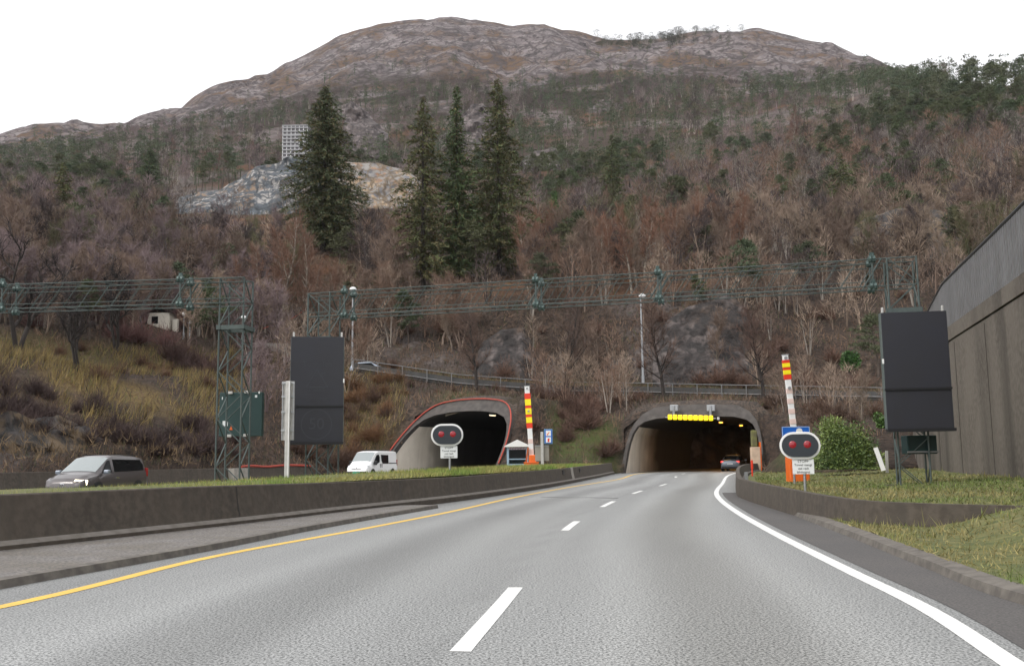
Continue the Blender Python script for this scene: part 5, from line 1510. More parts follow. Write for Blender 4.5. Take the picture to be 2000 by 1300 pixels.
# ---- which part of the hill a plant stands on
def zone(px, s):
    if s < 5:
        if px < 560: return 'on the left slope above the yellow grass'
        return 'between the upper road and the long gantry'
    if s < 6.05:
        if px < 560: return 'on the low slope above the left gantry'
        if px < 1050: return 'at the foot of the tall spruces'
        if px < 1520: return 'in the thicket above the long gantry'
        return 'on the brown slope above the right display'
    if s < 7.1:
        if px < 340: return 'left of the grey quarried rock'
        if px < 860: return 'below and beside the grey quarried rock'
        if px < 1300: return 'on the mid slope right of the tall spruces'
        return 'on the rusty mid slope at right'
    if s < 8.1:
        if px < 860: return 'on the upper left slope behind the tower block'
        if px < 1700: return 'in the woods high above the right tunnel'
        return 'on the wooded crest at the right edge'
    return 'in the belt of trees under the bare summit'
SPECIAL = RNG
def put_tree(kind, px, s, h, label, cat, group, colr=(1, 1, 1), proto=None, rng=RNG, loc=None, tint2=None):
    pr = proto; p = surf(px, s) if loc is None else loc
    r = empty(kind, p, label, cat, group, rng.uniform(0, 6.28)); k = h / pr[0]; r.scale = (k * rng.uniform(.9, 1.12), k * rng.uniform(.9, 1.12), k)
    t = obj('trunk', pr[1], r); c = obj('crown', pr[2], r); c.color = (*colr, 1); t.color = (*(tint2 or (1, 1, 1)), 1)
    return r
def proj(p):
    q = RC.transposed() @ (Vector(p) - CAM); return 1000 + F * q.x / -q.z, 650 + F * q.y / q.z
def height_at(px, py_top, p):
    """tree height so that its top reaches photo row py_top"""
    return P(px, py_top, p.y).z - p.z

# ---- the trees one can tell apart
SPR = [(632, 476, 166, 5.1, .42, 1.7, .45, (.95, .95, .9), .38, 'broad ragged dark spruce in front of the grey quarried rock, widest of the tall spruces', 5.85),
       (893, 535, 166, 3.3, .48, 1.2, .1, (.95, 1.1, .9), .22, 'slim dark green spruce with a sharp tip, middle one of the three tall spruces', 5.3),
       (826, 548, 186, 4.6, .60, .85, .15, (1.35, 1.2, .95), .5, 'thin olive spruce left of the slim sharp tipped one', 5.25),
       (975, 535, 152, 5.0, .55, 1.05, .2, (1.2, 1.15, .95), .45, 'tall brownish green spruce right of the slim sharp tipped one', 5.35),
       (1084, 470, 372, 1.3, .25, 1.1, .0, (1.0, 1.5, .85), .05, 'small bright green young spruce right of the tall spruces', 5.95),
       (118, 490, 318, 2.6, .4, .7, .1, (1.3, 1.15, .9), .45, 'olive conifer standing alone among the brown woods far left', 5.9),
       (1198, 410, 262, 2.0, .3, .9, .1, (1.0, 1.0, .85), .2, 'dark narrow conifer in the woods above the middle of the long gantry', 6.3),
       (288, 380, 275, 2.4, .3, .9, .1, (.8, .9, .85), .1, 'dark bushy conifer left of the grey quarried rock', 7.05),
       (1648, 470, 300, 2.6, .5, .55, .2, (1.2, 1.15, .9), .3, 'sparse conifer with a long bare trunk on the right slope', 5.9)]
for px, pb, pt, rb_, rag, dens, mid, dk, brn, lab, sl in SPR:
    p = surf(px, sl); pxx, pyy = proj(p); h = height_at(px, pt, p); k = (h / 22.0)
    wd, V, T, C = spruce_mesh(int(px), h, rb_ * p.y / 150.0, rag, dens * (1.0 if h > 15 else 1.3), mid, dk, brn)
    r = empty('spruce_tree', p, lab, 'spruce', 'conifers standing out from the woods')
    wd.build('trunk', M['bark_dark'], r, True); npmesh('crown', V, T, M['spruce_needle'], r, cols=C)
for px, pb, top, w_, lab in ((34, 690, 452, 0, 'dark bare tree with spreading limbs at the far left above the yellow grass'), (152, 726, 562, 1, 'dark bare tree with upswept limbs on the yellow grass slope'), (228, 690, 520, 1, 'thin dark bare tree behind the left gantry beam, nearest the lattice tower')):
    p, s = surf_px(px, pb, 1.0); put_tree('bare_tree', px, s, height_at(px, top, p), lab, 'tree', 'dark bare trees on the yellow slope', proto=DARK[w_], loc=p)
for px, top, w_, sl, c, lab in ((930, 585, 0, 1.9, (1.0, .95, .9), 'bare tree with yellowish crown before the road fence above the left tunnel'), (1104, 575, 1, 1.92, (.75, .75, .72), 'bushy many stemmed bare tree before the road fence between the tunnels'),
                                (1296, 580, 0, 1.85, (.95, .9, .85), 'slim bare tree before the road fence over the left part of the right tunnel'), (1492, 592, 0, 1.9, (1.0, .9, .85), 'bare tree before the road fence at the right end of the right tunnel')):
    p = surf(px, sl); put_tree('bare_tree', px, sl, height_at(px, top, p), lab, 'tree', 'bare trees along the road fence', c, WALK[w_], loc=p)
for px, pb, top, lab in ((1548, 308, 212, 'white trunked birch standing tall in the mauve woods at right'), (1866, 330, 262, 'slanting pale birch in the woods at the right edge'), (340, 325, 268, 'pale birch high on the left slope, leftmost of its group'),
                         (424, 356, 294, 'straight pale birch on the left slope above the orange end of the grey rock'), (497, 328, 272, 'pale birch on the left slope nearest the tower block'), (440, 352, 300, 'thin reddish birch close beside the straight pale one on the left slope'),
                         (1180, 440, 366, 'short broken white birch stump in the thicket above the long gantry')):
    p, s = surf_px(px, pb, 5.0); put_tree('birch_tree', px, s, height_at(px, top, p), lab, 'birch', 'pale birches on the hillside', (1.1, .95, .9), BIRCH[0], loc=p)
k = 0
for px, sl, top in ((548, 4.6, 415), (565, 4.7, 440), (592, 4.5, 452), (518, 4.6, 470), (472, 4.7, 500), (612, 4.55, 500), (655, 4.6, 520)):
    p = surf(px, sl); put_tree('birch_tree', px, sl, height_at(px, top, p), 'slender pale birch in the clump behind the lettered display', 'birch', 'slender birches behind the lettered display', (1.5, 1.25, 1.05), BIRCH[k % 2], loc=p); k += 1
for i in range(34):
    px = RNG.uniform(1020, 1480); sl = RNG.uniform(5.05, 5.75); p = surf(px, sl)
    put_tree('birch_tree', px, sl, RNG.uniform(8, 12), 'pale stemmed young birch in the tan thicket above the long gantry', 'birch', 'young birches in the thicket above the long gantry', (1.55, 1.2, .95), BIRCH[i % 2], loc=p, tint2=(1, 1, 1))

# ---- woodland
PAL = {'mauve': (.165, .122, .122), 'brown': (.150, .105, .080), 'rust': (.175, .112, .080), 'tan': (.225, .168, .125), 'grey': (.165, .142, .126), 'dark': (.062, .047, .045), 'moss': (.105, .10, .05)}
BASE = np.array([.125, .085, .07])
def zone_col(px, s, rng):
    n = float(fbm(px * .011, s * 2.1)) + rng.normal() * .18
    if s > 9.6: return np.array([.05, .056, .040]) * rng.uniform(.8, 1.3)
    if s < 6.1:
        if px < 560: ks = ['mauve', 'brown', 'mauve', 'tan']
        elif px < 1050: ks = ['brown', 'rust', 'tan', 'brown']
        elif px < 1500: ks = ['tan', 'brown', 'rust', 'tan']
        else: ks = ['rust', 'brown', 'tan', 'brown']
    elif s < 7.2: ks = ['mauve', 'brown', 'mauve', 'grey'] if px < 1250 else ['mauve', 'rust', 'grey', 'rust']
    else: ks = ['mauve', 'grey', 'mauve', 'brown']
    k = ks[int(np.clip((n + .6) / 1.2 * 4, 0, 3))]
    q = rng.random()
    if s < 5: return np.array(PAL[k]) * rng.uniform(.95, 1.35)
    if q < .24: k = 'dark'
    elif q < .33: k = 'moss'
    return np.array(PAL[k]) * rng.uniform(.75, 1.2)
def pine_prob(px, s):
    n = float(fbm(px * .008 + 40, s * 1.7 + 9))
    if s < 6.0: return .05
    if s < 7.0: return .13 + (.40 if 1000 < px < 1300 and s > 6.4 else 0) + .3 * max(0, n)
    if s < 8.0:
        b = .36 + 1.0 * max(0, n)
        if px > 1690: b = .85
        return b + (.25 if px < 620 else .38 if 980 < px < 1320 else .1)
    return .68 + .8 * n
OUT_TOP = [(340, 400), (430, 370), (500, 330), (560, 308), (640, 322), (740, 321), (800, 340), (838, 380)]
cand = []
def scatter(n, s0, s1, p0, p1, hmin, hmax, dens=None):
    for _ in range(n):
        px = RNG.uniform(p0, p1); s = RNG.uniform(s0, s1)
        if dens and RNG.random() > dens(px, s): continue
        p = surf(px, s)
        pine = RNG.random() < pine_prob(px, s)
        h = RNG.uniform(hmin, hmax) * (1.08 if pine else 1)
        x, y = proj(p); ty = y - h / p.y * F
        if 325 < x < 860 and y > 300 and p.y < 262:
            lim = np.interp(x, [a for a, _ in OUT_TOP], [b for _, b in OUT_TOP])
            if ty < 400 and y > lim and RNG.random() < .93: continue
        if 325 < x < 850 and 255 < p.y < 300: continue
        if 775 < x < 1035 and s < 5.45 and RNG.random() < .68: continue
        if 565 < x < 715 and 4.9 < s < 5.8 and RNG.random() < .6: continue
        if 540 < x < 640 and 262 < p.y < 279 and y > 300: continue
        cand.append((h / p.y, px, s, h, pine, p))
scatter(150, 3.98, 5.0, -250, 600, 5, 8)
scatter(60, 4.3, 5.0, 600, 900, 6, 9)
scatter(40, 4.85, 5.05, 900, 1900, 5, 8)
scatter(46, 3.75, 4.9, 690, 1900, 4, 8)
scatter(16, 1.2, 1.9, 1030, 1230, 3.5, 6)
scatter(14, 1.3, 1.9, 1500, 1740, 3, 5)
scatter(20, 1.3, 3.8, 480, 720, 4, 7)
scatter(620, 5.0, 6.0, -250, 2200, 7, 10.5)
scatter(1150, 6.0, 7.0, -250, 2200, 7, 11)
scatter(1700, 7.0, 8.0, -250, 2200, 7, 11.5)
scatter(1900, 8.0, 8.85, -250, 1850, 6.5, 11, lambda px, s: .95 - .25 * max(0, s - 8.5))
scatter(900, 8.8, 9.35, -100, 1760, 5, 9, lambda px, s: np.clip(.55 + 1.3 * float(fbm(px * .012 + 3, s * 5)) - (s - 8.8) * 1.1, 0, 1))
scatter(70, 9.35, 10.0, 1150, 1480, 5, 8, lambda px, s: .8 if px < 1330 else .3)
for _ in range(110):
    px = RNG.uniform(1165, 1335) if RNG.random() < .85 else RNG.uniform(1335, 1450); s_ = RNG.uniform(9.72, 9.99); cand.append((.008, px, s_, RNG.uniform(5, 12), False, surf(px, s_)))
# wooded crest at the right edge
for _ in range(105):
    px = RNG.uniform(1720, 2250); s = RNG.uniform(7.5, 8.02); cand.append((.034, px, s, RNG.uniform(10, 15) if px > 1790 else RNG.uniform(9, 13), True, surf(px, s)))
cand.sort(key=lambda c: -c[0])
nb = npn = 0; rest = []
for c in cand:
    _, px, s, h, pine, p = c
    vis = -60 < proj(p)[0] < 2060
    if not pine and nb < 245 and vis:
        z = zone(px, s); col = zone_col(px, s, RNG) / BASE
        put_tree('bare_tree', px, s, h, 'leafless brown tree ' + z, 'tree', 'leafless trees ' + z, tuple(col), BARE[int(RNG.integers(0, 5))], loc=p, tint2=tuple(np.clip(col * .9, .4, 1.6)) if RNG.random() < .6 else (2.3, 2.2, 2.1)); nb += 1
    elif pine and npn < 285 and vis:
        z = zone(px, s); g = RNG.uniform(.8, 1.25)
        put_tree('pine_tree', px, s, h, 'dark green pine ' + z, 'pine', 'pines ' + z, (g * RNG.uniform(.9, 1.25), g, g * RNG.uniform(.8, 1.05)), PINE[int(RNG.integers(0, 4))], loc=p); npn += 1
    else: rest.append(c)
def far_bare(seed):
    rng = np.random.default_rng(seed); n = 210; t = rng.random(n) ** .8
    z = .18 + .75 * t; rad = .26 * np.sin(np.clip(t * .85 + .15, 0, 1) * math.pi) ** .8; a = rng.uniform(0, 6.28, n); rr = rad * rng.random(n) ** .5
    p = np.stack([np.cos(a) * rr, np.sin(a) * rr, z], 1); d = unit(np.stack([np.cos(a) * .5, np.sin(a) * .5, np.full(n, .9)], 1) + rng.normal(size=(n, 3)) * .35)
    V, T = slivers(p, d, rng.uniform(.08, .22, n), rng.uniform(.006, .015, n), rng)
    a = rng.uniform(0, 6.28, 5); b = np.stack([np.cos(a) * .02, np.sin(a) * .02, np.full(5, -.03)], 1)
    V2, T2 = slivers(b, unit(np.stack([np.cos(a) * .15, np.sin(a) * .15, np.ones(5)], 1)), rng.uniform(.6, .95, 5), np.full(5, .027), rng)
    return np.concatenate([V, V2]), np.concatenate([T, T2 + len(V)])
def far_pine(seed):
    rng = np.random.default_rng(seed); k = 15; t = rng.random(k); a = rng.uniform(0, 6.28, k); L = .2 * np.sin(np.clip(t * .8 + .2, 0, 1) * math.pi) ** .7 * rng.uniform(.3, 1.1, k)
    c = np.stack([np.cos(a) * L, np.sin(a) * L, .38 + .58 * t], 1)
    V, T = needle_clumps(rng, c, rng.uniform(.055, .10, k), 15, .055, .022, .6)
    V2, T2 = slivers(np.array([[0, 0, -.03], [0.01, 0, -.03]]), np.array([[0, 0, 1.0], [0.02, 0, 1]]), np.array([.95, .9]), np.array([.03, .03]), rng)
    return np.concatenate([V, V2]), np.concatenate([T, T2 + len(V)])
FB = [far_bare(300 + i) for i in range(8)]; FP = [far_pine(330 + i) for i in range(8)]
def mass(items, protos, name, colf):
    VV, TT, CC = [], [], []; off = 0
    for i, (_, px, s, h, pine, p) in enumerate(items):
        V, T = protos[i % len(protos)]; a = RNG.uniform(0, 6.28); ca, sa = math.cos(a), math.sin(a); wx = RNG.uniform(.85, 1.3)
        if s > 9.6: wx *= 2.4; h = h * .8
        W = np.stack([(V[:, 0] * ca - V[:, 1] * sa) * h * wx, (V[:, 0] * sa + V[:, 1] * ca) * h * wx, V[:, 2] * h], 1) + np.array(p)
        c = colf(px, s); ct = c[None] * RNG.uniform(.7, 1.3, len(T))[:, None]
        if name == 'leafless_woods' and i % 2 == 0: ct[-5:] = np.array([.32, .285, .245]) * RNG.uniform(.7, 1.2)
        cc = np.repeat(ct, 3, 0)
        VV.append(W); TT.append(T + off); CC.append(cc); off += len(V)
    o = npmesh(name, np.concatenate(VV), np.concatenate(TT), M['twig_mass'], cols=np.concatenate(CC)); o['kind'] = 'stuff'; return o
mass([c for c in rest if not c[4]], FB, 'leafless_woods', lambda px, s: zone_col(px, s, RNG))
mass([c for c in rest if c[4]], FP, 'pine_woods', lambda px, s: np.array([.060, .084, .045]) * RNG.uniform(.75, 1.3) * np.array([RNG.uniform(.9, 1.3), 1, 1]))
print('trees', nb, npn, len(rest))

# ---- undergrowth and grass as stuff
def blades(name, P3, ln, wd, cols, lean=.35, rng=RNG, m='grass_blade', bias=(0, 0, 1)):
    n = len(P3); d = unit(np.array(bias) + rng.normal(size=(n, 3)) * lean); d[:, 2] = np.abs(d[:, 2])
    V, T = slivers(P3, d, ln, wd, rng); o = npmesh(name, V, T, M[m], cols=np.repeat(cols, 3, 0)); o['kind'] = 'stuff'; return o
def surf_many(px, s):
    c = np.clip((px - PXG[0]) / 12.0, 0, nc - 1.001); r = np.clip(np.interp(s, SV, np.arange(nr)), 0, nr - 1.001)
    i = r.astype(int); j = c.astype(int); a = (r - i)[:, None]; b = (c - j)[:, None]
    return Tz[i, j] * (1 - a) * (1 - b) + Tz[i + 1, j] * a * (1 - b) + Tz[i, j + 1] * (1 - a) * b + Tz[i + 1, j + 1] * a * b
def not_in_tunnel(Pn): return ~(inside(TR, Pn, 1.1) | inside(TL, Pn, 1.1))
# brown undergrowth
n = 90000; px = RNG.uniform(-200, 2150, n); s = RNG.uniform(.05, 7.2, n) ** 1.0
ok = ~((s > 1.97) & (s < 3.05) & (px > 590)); px, s = px[ok], s[ok]; Pn = surf_many(px, s)
ok = not_in_tunnel(Pn) & ~((px > 1500) & (s < .9)); px, s, Pn = px[ok], s[ok], Pn[ok]; n = len(px)
f = np.clip(fbm(px * .02, s * 3) * 1.6 + .5, 0, 1)[:, None]; c = (1 - f) * np.array([.075, .052, .04]) + f * np.array([.17, .105, .062])
c = c * RNG.uniform(.5, 1.4, n)[:, None]; g = RNG.random(n) < .12; c[g] = np.array([.07, .085, .03])
sc = np.clip(Pn[:, 1] / 90, .6, 2.6)
blades('undergrowth', Pn, RNG.uniform(.35, 1.0, n) * sc, RNG.uniform(.035, .08, n) * sc, c, .5)
# tall yellow grass on the left slope and by the left portal
n = 46000; px = np.concatenate([RNG.uniform(-150, 480, n), RNG.uniform(650, 790, 5000)]); s = np.concatenate([RNG.uniform(1.0, 3.95, n), RNG.uniform(.5, 2.0, 5000)])
wy = bump01(s, 1.0, 3.95, .35) * np.clip((fbm(px * .016 + 2, s * 1.9) + .18) * 2.6, 0, 1) * np.clip((s - 1.0 + (px - 60) * -.0012 + .35) * 3, 0, 1); wy[n:] = .45
ok = RNG.random(len(px)) < wy; px, s = px[ok], s[ok]; Pn = surf_many(px, s); ok = not_in_tunnel(Pn); Pn = Pn[ok]; px = px[ok]; n = len(Pn)
f = RNG.random(n)[:, None]; c = (1 - f) * np.array([.22, .155, .048]) + f * np.array([.29, .215, .08]); g = RNG.random(n) < .15; c[g] = np.array([.13, .13, .04]); g = RNG.random(n) < .30; c[g] = np.array([.085, .06, .042]); c *= RNG.uniform(.7, 1.25, n)[:, None]
blades('tall_grass', Pn, RNG.uniform(.5, 1.3, n), RNG.uniform(.03, .06, n), c, .28, bias=(.25, 0, 1))
# far verge of the upper road
n = 9000; px = RNG.uniform(690, 1860, n); s = RNG.uniform(3.1, 4.0, n); Pn = surf_many(px, s)
c = np.where(RNG.random(n)[:, None] < .4, np.array([.13, .14, .045]), np.array([.20, .165, .07])) * RNG.uniform(.7, 1.2, n)[:, None]
blades('verge_grass', Pn, RNG.uniform(.12, .35, n), RNG.uniform(.03, .06, n), c, .35)
# grass on the median and on the right verge
GP, GL, GC = [], [], []
for _ in range(52000):
    y = 8 + 68 * RNG.random() ** 1.5; xa = X_w = None
    GP.append(y)
ys = np.array(GP); xa = poly_interp(wall_foot, ys) - .36; xb = poly_interp(opp_near, ys); v = RNG.random(len(ys)) ** 1.6 * .55
xs = xa + (xb - xa) * v; hh = np.where(ys < 60, .80, .80 - (ys - 60) * .006); zz = hh * (1 - np.clip((v - .32) / .6, 0, 1) ** 1.3) - .03
Pn = np.stack([xs, ys, zz], 1); n = len(ys)
f = np.clip(fbm(xs * .5, ys * .35) * 1.5 + .5 + RNG.normal(size=n) * .25, 0, 1)[:, None]; c = (1 - f) * np.array([.14, .22, .035]) + f * np.array([.30, .27, .085]); c *= RNG.uniform(.7, 1.25, n)[:, None]
blades('grass', Pn, RNG.uniform(.08, .24, n) * np.clip(ys / 30, .7, 1.4), RNG.uniform(.012, .028, n) * np.clip(ys / 20, .7, 2), c, .45)
n = 60000; k = RNG.integers(0, len(Q2), n * 2); uv = RNG.random((n * 2, 2)); q = V_ = None
VV = np.array([(p[0], p[1], p[2]) for p in [tuple(v.co) for v in [o for o in COL.objects if o.name == 'grass_verge'][0].data.vertices]])
A, B, C, D = (VV[Q2[k, i]] for i in range(4)); u_, v_ = uv[:, :1], uv[:, 1:]
Pn = A * (1 - u_) * (1 - v_) + B * u_ * (1 - v_) + C * u_ * v_ + D * (1 - u_) * v_
Pn = Pn[(Pn[:, 1] > 5) & (Pn[:, 1] < 70)]; keep = RNG.random(len(Pn)) < np.clip(26 / Pn[:, 1], .15, 1); Pn = Pn[keep]; n = len(Pn)
bx = poly_interp([q for q in bpts if q.y > 16.4 and q.x < 40][::3], Pn[:, 1]); kx = poly_interp(kerb_r, Pn[:, 1])
okp = ~((Pn[:, 1] > 19.5) & (Pn[:, 0] < bx + .55)) & ~((Pn[:, 1] > 16) & (np.abs(Pn[:, 0] - bx + .25) < .3)); Pn = Pn[okp]; n = len(Pn)
f = np.clip(fbm(Pn[:, 0] * .6, Pn[:, 1] * .35) * 1.6 + .5 + RNG.normal(size=n) * .25, 0, 1)[:, None]; c = (1 - f) * np.array([.12, .165, .038]) + f * np.array([.24, .205, .08]); c *= RNG.uniform(.65, 1.25, n)[:, None]
blades('grass', Pn, RNG.uniform(.03, .12, n) * np.where(RNG.random(n) < .10, 2.2, 1.0) * (1 + .8 * np.clip(fbm(Pn[:, 0] * .9, Pn[:, 1] * .6), -.6, 1)), RNG.uniform(.008, .022, n) * np.clip(Pn[:, 1] / 14, .7, 2.5), c, .6)

# ---- shrubs: each one an object
def shrub_mesh(seed, twigs=900):
    rng = np.random.default_rng(seed); n = twigs; a = rng.uniform(0, 6.28, n); el = rng.uniform(.25, 1.5, n); st = rng.random(n) ** 1.0
    d0 = np.stack([np.cos(a) * np.cos(el), np.sin(a) * np.cos(el), np.sin(el)], 1); R_ = rng.uniform(.25, 1.15, n) * (1 + .45 * np.sin(a * 3 + seed) * np.cos(el * 4 + seed))
    p = d0 * (st * R_ * .85)[:, None]; p[:, 2] *= .95; d = unit(d0 + rng.normal(size=(n, 3)) * .45 + np.array([0, 0, .3]))
    return slivers(p, d, rng.uniform(.2, .55, n), rng.uniform(.012, .028, n), rng)
SH = [npmesh('shrub', *shrub_mesh(400 + i), M['twig'], linkit=False) for i in range(5)]
def put_shrub(p, size, colr, label, group, squash=1.0):
    o = obj('shrub', SH[int(RNG.integers(0, 5))]); o.location = p - Vector((0, 0, .05)); o.rotation_euler = (0, 0, RNG.uniform(0, 6.28)); o.scale = (size * RNG.uniform(.9, 1.3), size * RNG.uniform(.9, 1.3), size * squash)
    o.color = (*colr, 1); tag(o, label, 'shrub', group)
def shrubs(n, p0, p1, s0, s1, size, colr, label, group, f=None, var=.25):
    k = 0; tries = 0
    while k < n and tries < n * 20:
        tries += 1; px, s = RNG.uniform(p0, p1), RNG.uniform(s0, s1)
        if f and not f(px, s): continue
        p = surf(px, s)
        if not bool(not_in_tunnel(np.array([list(p)]))[0]): continue
        c = np.array(colr) * RNG.uniform(1 - var, 1 + var); put_shrub(p, RNG.uniform(*size), tuple(c), label, group); k += 1
shrubs(72, -120, 470, .4, 1.9, (.9, 1.6), (.46, .43, .48), 'dark purple brown bare shrub in the band below the yellow grass', 'dark shrubs on the left bank', lambda px, s: .85 - px * .0008 < s < 1.62 - px * .0010)
shrubs(20, 330, 640, 2.2, 3.9, (1.6, 2.8), (.58, .48, .50), 'dark bare shrub on the slope behind the left lattice tower', 'dark shrubs behind the left tower')
shrubs(24, 560, 760, .15, 1.5, (1.0, 1.8), (.85, .72, .6), 'brown bare shrub on the bank behind the white van', 'brown shrubs behind the van')
shrubs(24, -80, 450, 1.7, 3.9, (.7, 1.5), (.9, .68, .5), 'brown bare shrub standing in the yellow grass of the left slope', 'brown shrubs in the yellow grass')
shrubs(22, 640, 800, .4, 1.9, (.9, 1.7), (1.3, .98, .55), 'yellow brown bare shrub on the bank left of the left tunnel', 'yellow brown shrubs by the left tunnel')
n = 2600; px = RNG.uniform(-150, 430, n); sl = RNG.uniform(.1, 1.0, n); Pn = surf_many(px, sl); Pn[:, 1] -= 1.2; Pn[:, 2] += .5
cl = fbm(px * .09, sl * 9) > .05; Pn = Pn[cl]; n = len(Pn)
blades('brush', Pn, RNG.uniform(.3, .8, n), RNG.uniform(.03, .07, n), np.array([.17, .115, .06]) * RNG.uniform(.5, 1.3, n)[:, None], .5)
shrubs(22, 1040, 1240, .35, 1.75, (1.2, 2.2), (.95, .8, .72), 'grey brown bare shrub on the bank between the two tunnels', 'shrubs between the tunnels')
shrubs(20, 700, 1740, 1.45, 1.95, (.5, 1.1), (.95, .78, .65), 'low brown shrub just below the road fence', 'low shrubs below the road fence')
shrubs(55, 690, 1880, 3.7, 5.0, (1.0, 2.6), (1.05, .88, .76), 'brown bare shrub at the rock face above the upper road', 'shrubs on the rock face')
shrubs(16, 1490, 1730, .5, 1.9, (.9, 1.7), (.85, .75, .62), 'brown shrub on the bank between the right tunnel and the retaining wall', 'shrubs right of the right tunnel')
shrubs(20, 0, 420, 3.95, 4.9, (1.8, 3.0), (1.15, .85, .95), 'mauve bare shrub on the slope above the left gantry beam', 'mauve shrubs above the left gantry')

def leaf_bush(name, c, rx, ry, rz, n, label, seed, cols, lobes=16, ls=.16):
    rng = np.random.default_rng(seed); lc = rand_dirs(lobes, rng); lc[:, 2] = np.abs(lc[:, 2]); lc *= rng.uniform(.35, .72, lobes)[:, None]; lr = rng.uniform(.22, .40, lobes)
    k = rng.integers(0, lobes, n); dd = rand_dirs(n, rng); p = lc[k] + dd * (lr[k] * rng.random(n) ** .35)[:, None]; p[:, 2] = np.maximum(p[:, 2], .0)
    p = p * np.array([rx, ry, rz]); d = unit(dd + rng.normal(size=(n, 3)) * .5 + np.array([0, 0, .1])); sd = unit(np.cross(d, rng.normal(size=(n, 3))))
    L = ls * rng.uniform(.6, 1.3, n)[:, None]; W = L * .32
    V = np.stack([p, p + d * L * .5 + sd * W, p + d * L, p + d * L * .5 - sd * W], 1).reshape(-1, 3); Fq = np.arange(4 * n).reshape(n, 4)
    ci = rng.integers(0, len(cols), lobes)[k]; cc = np.array(cols)[ci] * rng.uniform(.65, 1.3, n)[:, None]
    return npmesh(name, V, Fq, M['leaf'], cols=np.repeat(cc, 4, 0))
def place_leaf(px, pyb, Y, rx, rz, n, label, seed, cols, **kw):
    p = P(px, pyb, Y); rng = np.random.default_rng(seed)
    o = leaf_bush('evergreen_bush', p, rx, rx * .8, rz, n, label, seed, cols, **kw); o.location = p; tag(o, label, 'bush', 'green bushes'); return o
GC_ = [(1.3, 1.3, .9), (2.2, 1.9, 1.3), (.9, 1.0, .8), (2.8, 2.3, 1.6)]
place_leaf(1654, 912, 52, 2.35, 3.0, 17000, 'large leafy green bush on the verge right of the right signal', 501, [(1.5, 1.4, 1.1), (2.6, 2.1, 1.6), (1.1, 1.1, .9), (3.4, 2.7, 2.0)], lobes=34, ls=.115)
place_leaf(1722, 832, 66, .8, 1.0, 1400, 'small light green bush left of the blank black display', 502, [(1.3, 1.5, .9), (1.7, 1.8, 1.0)], lobes=7)
p = surf_px(1664, 726, 3.8)[0]; o = leaf_bush('evergreen_bush', p, 1.7, 1.5, 2.6, 2600, '', 503, [(.7, 1.1, .6), (.9, 1.4, .7)], lobes=10, ls=.22); o.location = p; tag(o, 'round dark green bush on the slope above the upper road', 'bush', 'green bushes')
p = surf_px(1572, 342, 6.0)[0]; o = leaf_bush('evergreen_bush', p, 4.0, 3.5, 5.0, 3000, '', 504, [(.5, .7, .6), (.7, .9, .7)], lobes=10, ls=.5); o.location = p; tag(o, 'dark green bush below the tall white birch', 'bush', 'green bushes')
for i, (px, py) in enumerate(((1655, 420), (1690, 400), (1722, 392), (1755, 385), (1785, 400), (1640, 450), (1700, 372), (1600, 700 - 270))):
    p = surf_px(px, py, 5.0)[0]; o = leaf_bush('juniper_bush', p, 3.6, 3.0, 3.2, 2200, '', 520 + i, [(.75, .75, .55), (1.0, .95, .7), (.6, .65, .5)], lobes=12, ls=.42); o.location = p; tag(o, 'dark olive juniper bush on the ledge above the dark rock at right', 'bush', 'junipers on the right slope')
# ------------------------------------------------------------------ thin damp air
hz_m = bpy.data.materials.new('thin haze'); hz_m.use_nodes = True
t = hz_m.node_tree; t.nodes.remove(t.nodes['Principled BSDF'])
pv = t.nodes.new('ShaderNodeVolumePrincipled'); pv.inputs['Color'].default_value = (.86, .86, .92, 1); pv.inputs['Density'].default_value = .00005
t.links.new(pv.outputs[0], [n for n in t.nodes if n.type == 'OUTPUT_MATERIAL'][0].inputs['Volume'])
hz_o = MB().box((0, 1200, 300), (3400, 3200, 640)).build('haze', hz_m); hz_o['kind'] = 'stuff'

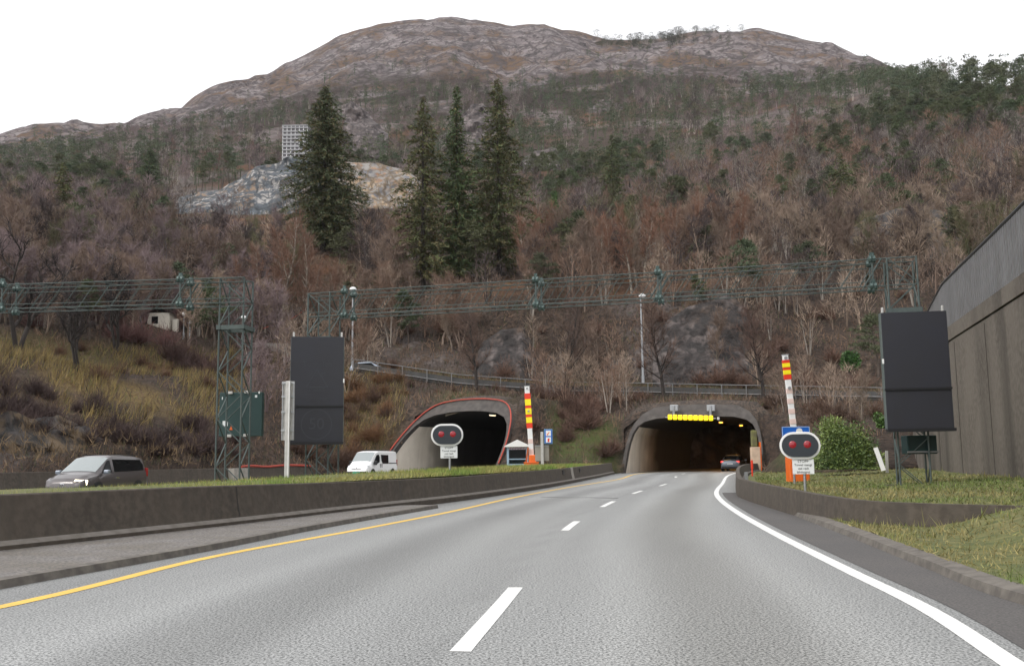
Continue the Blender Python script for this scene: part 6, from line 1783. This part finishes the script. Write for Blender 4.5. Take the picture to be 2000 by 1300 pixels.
# ------------------------------------------------------------------ rock faces on the banks and in the woods
wet = mat('dark wet rock', (.036, .029, .026), .65, noise=[(.6, (.066, .055, .050), .10), (1.6, (.014, .012, .011), .06), (.5, (.11, .072, .036), .07)], bump=(1.2, 1.0, .35), cracks=[(.7, (.010, .009, .008), .09)])
def bank_rock(name, topl, Ys, m, amp, seed):
    xs = np.linspace(topl[0][0], topl[-1][0], 110); rows = []
    for k in range(19):
        t = k / 18; r = []
        for x in xs:
            pt = np.interp(x, [a for a, _ in topl], [b for _, b in topl]); Y = float(np.interp(x, [a for a, _ in Ys], [b for _, b in Ys]))
            pt += 16 * float(fbm(x * .03 + seed, 3.0))
            pb = zpy(x, Y, -.2); p = P(x, pb + (pt - pb) * t, Y + 3.5 * t)
            p.y -= amp * (float(ridged(p.x * .35 + seed, p.z * .6, 3)) + .9 * float(ridged(p.x * 1.1, p.z * 1.6 + seed, 3))); p.x += .5 * amp * float(fbm(p.x * .5, p.z * .6 + seed)); p.z += .4 * amp * float(fbm(p.x * .4 + 7, p.y * .4))
            r.append(p)
        rows.append(r)
    rows.append([p + Vector((0, 3, -.6)) for p in rows[-1]])
    return struct(MB().loft(rows).build(name, m, None, True, 70))
bank_rock('bank_rock', [(-330, 860), (-60, 800), (40, 822), (110, 815), (150, 836), (210, 852), (260, 876), (330, 880), (372, 908)], [(-330, 43.5), (0, 52), (200, 60), (430, 70.5)], wet, 1.3, 2)
M['hill_rock'] = rock_mat('mauve hill rock', (.165, .138, .135), (.21, .18, .175), (.04, .035, .036), (.11, .09, .085))
for tp, bt, Y in (([(895, 255), (905, 226), (925, 205), (948, 203), (966, 232), (975, 262)], [(895, 262), (975, 270)], 395), ([(672, 214), (690, 203), (712, 214), (735, 238), (758, 262)], [(672, 240), (758, 268)], 400),
                  ([(1020, 318), (1045, 297), (1080, 291), (1110, 300), (1128, 318)], [(1020, 322), (1128, 322)], 345), ([(1150, 212), (1175, 196), (1200, 200), (1215, 210)], [(1150, 214), (1215, 214)], 520)):
    rock_mesh('hill_rock', tp, bt, Y, Y + 12, M['hill_rock'], nx=60, amp=4.5)
M['lcliff'] = wet
rows = bank_rock('bank_rock', [(1655, 470), (1700, 425), (1760, 408), (1830, 412), (1900, 440), (1935, 470)], [(1655, 158), (1935, 155)], wet, .1, 5) if False else None
rock_mesh('hill_rock', [(1640, 470), (1690, 428), (1750, 408), (1830, 412), (1890, 432), (1930, 465)], [(1640, 478), (1780, 480), (1930, 476)], 150, 158, wet, nx=60, amp=2.0)

rock_mesh('cliff_rock', [(1275, 668), (1300, 625), (1340, 600), (1385, 590), (1420, 575), (1450, 600), (1478, 668)], [(1275, 742), (1478, 746)], 114.5, 121, rock_mat('mauve cliff rock', (.080, .066, .062), (.080, .054, .038), (.120, .10, .094), (.024, .021, .02)), nx=90, nz_=24, amp=1.5)
rock_mesh('cliff_rock', [(925, 712), (945, 670), (985, 645), (1025, 640), (1045, 672), (1060, 716)], [(925, 736), (1060, 744)], 116.5, 121, bpy.data.materials['mauve cliff rock'], nx=60, nz_=18, amp=1.2)
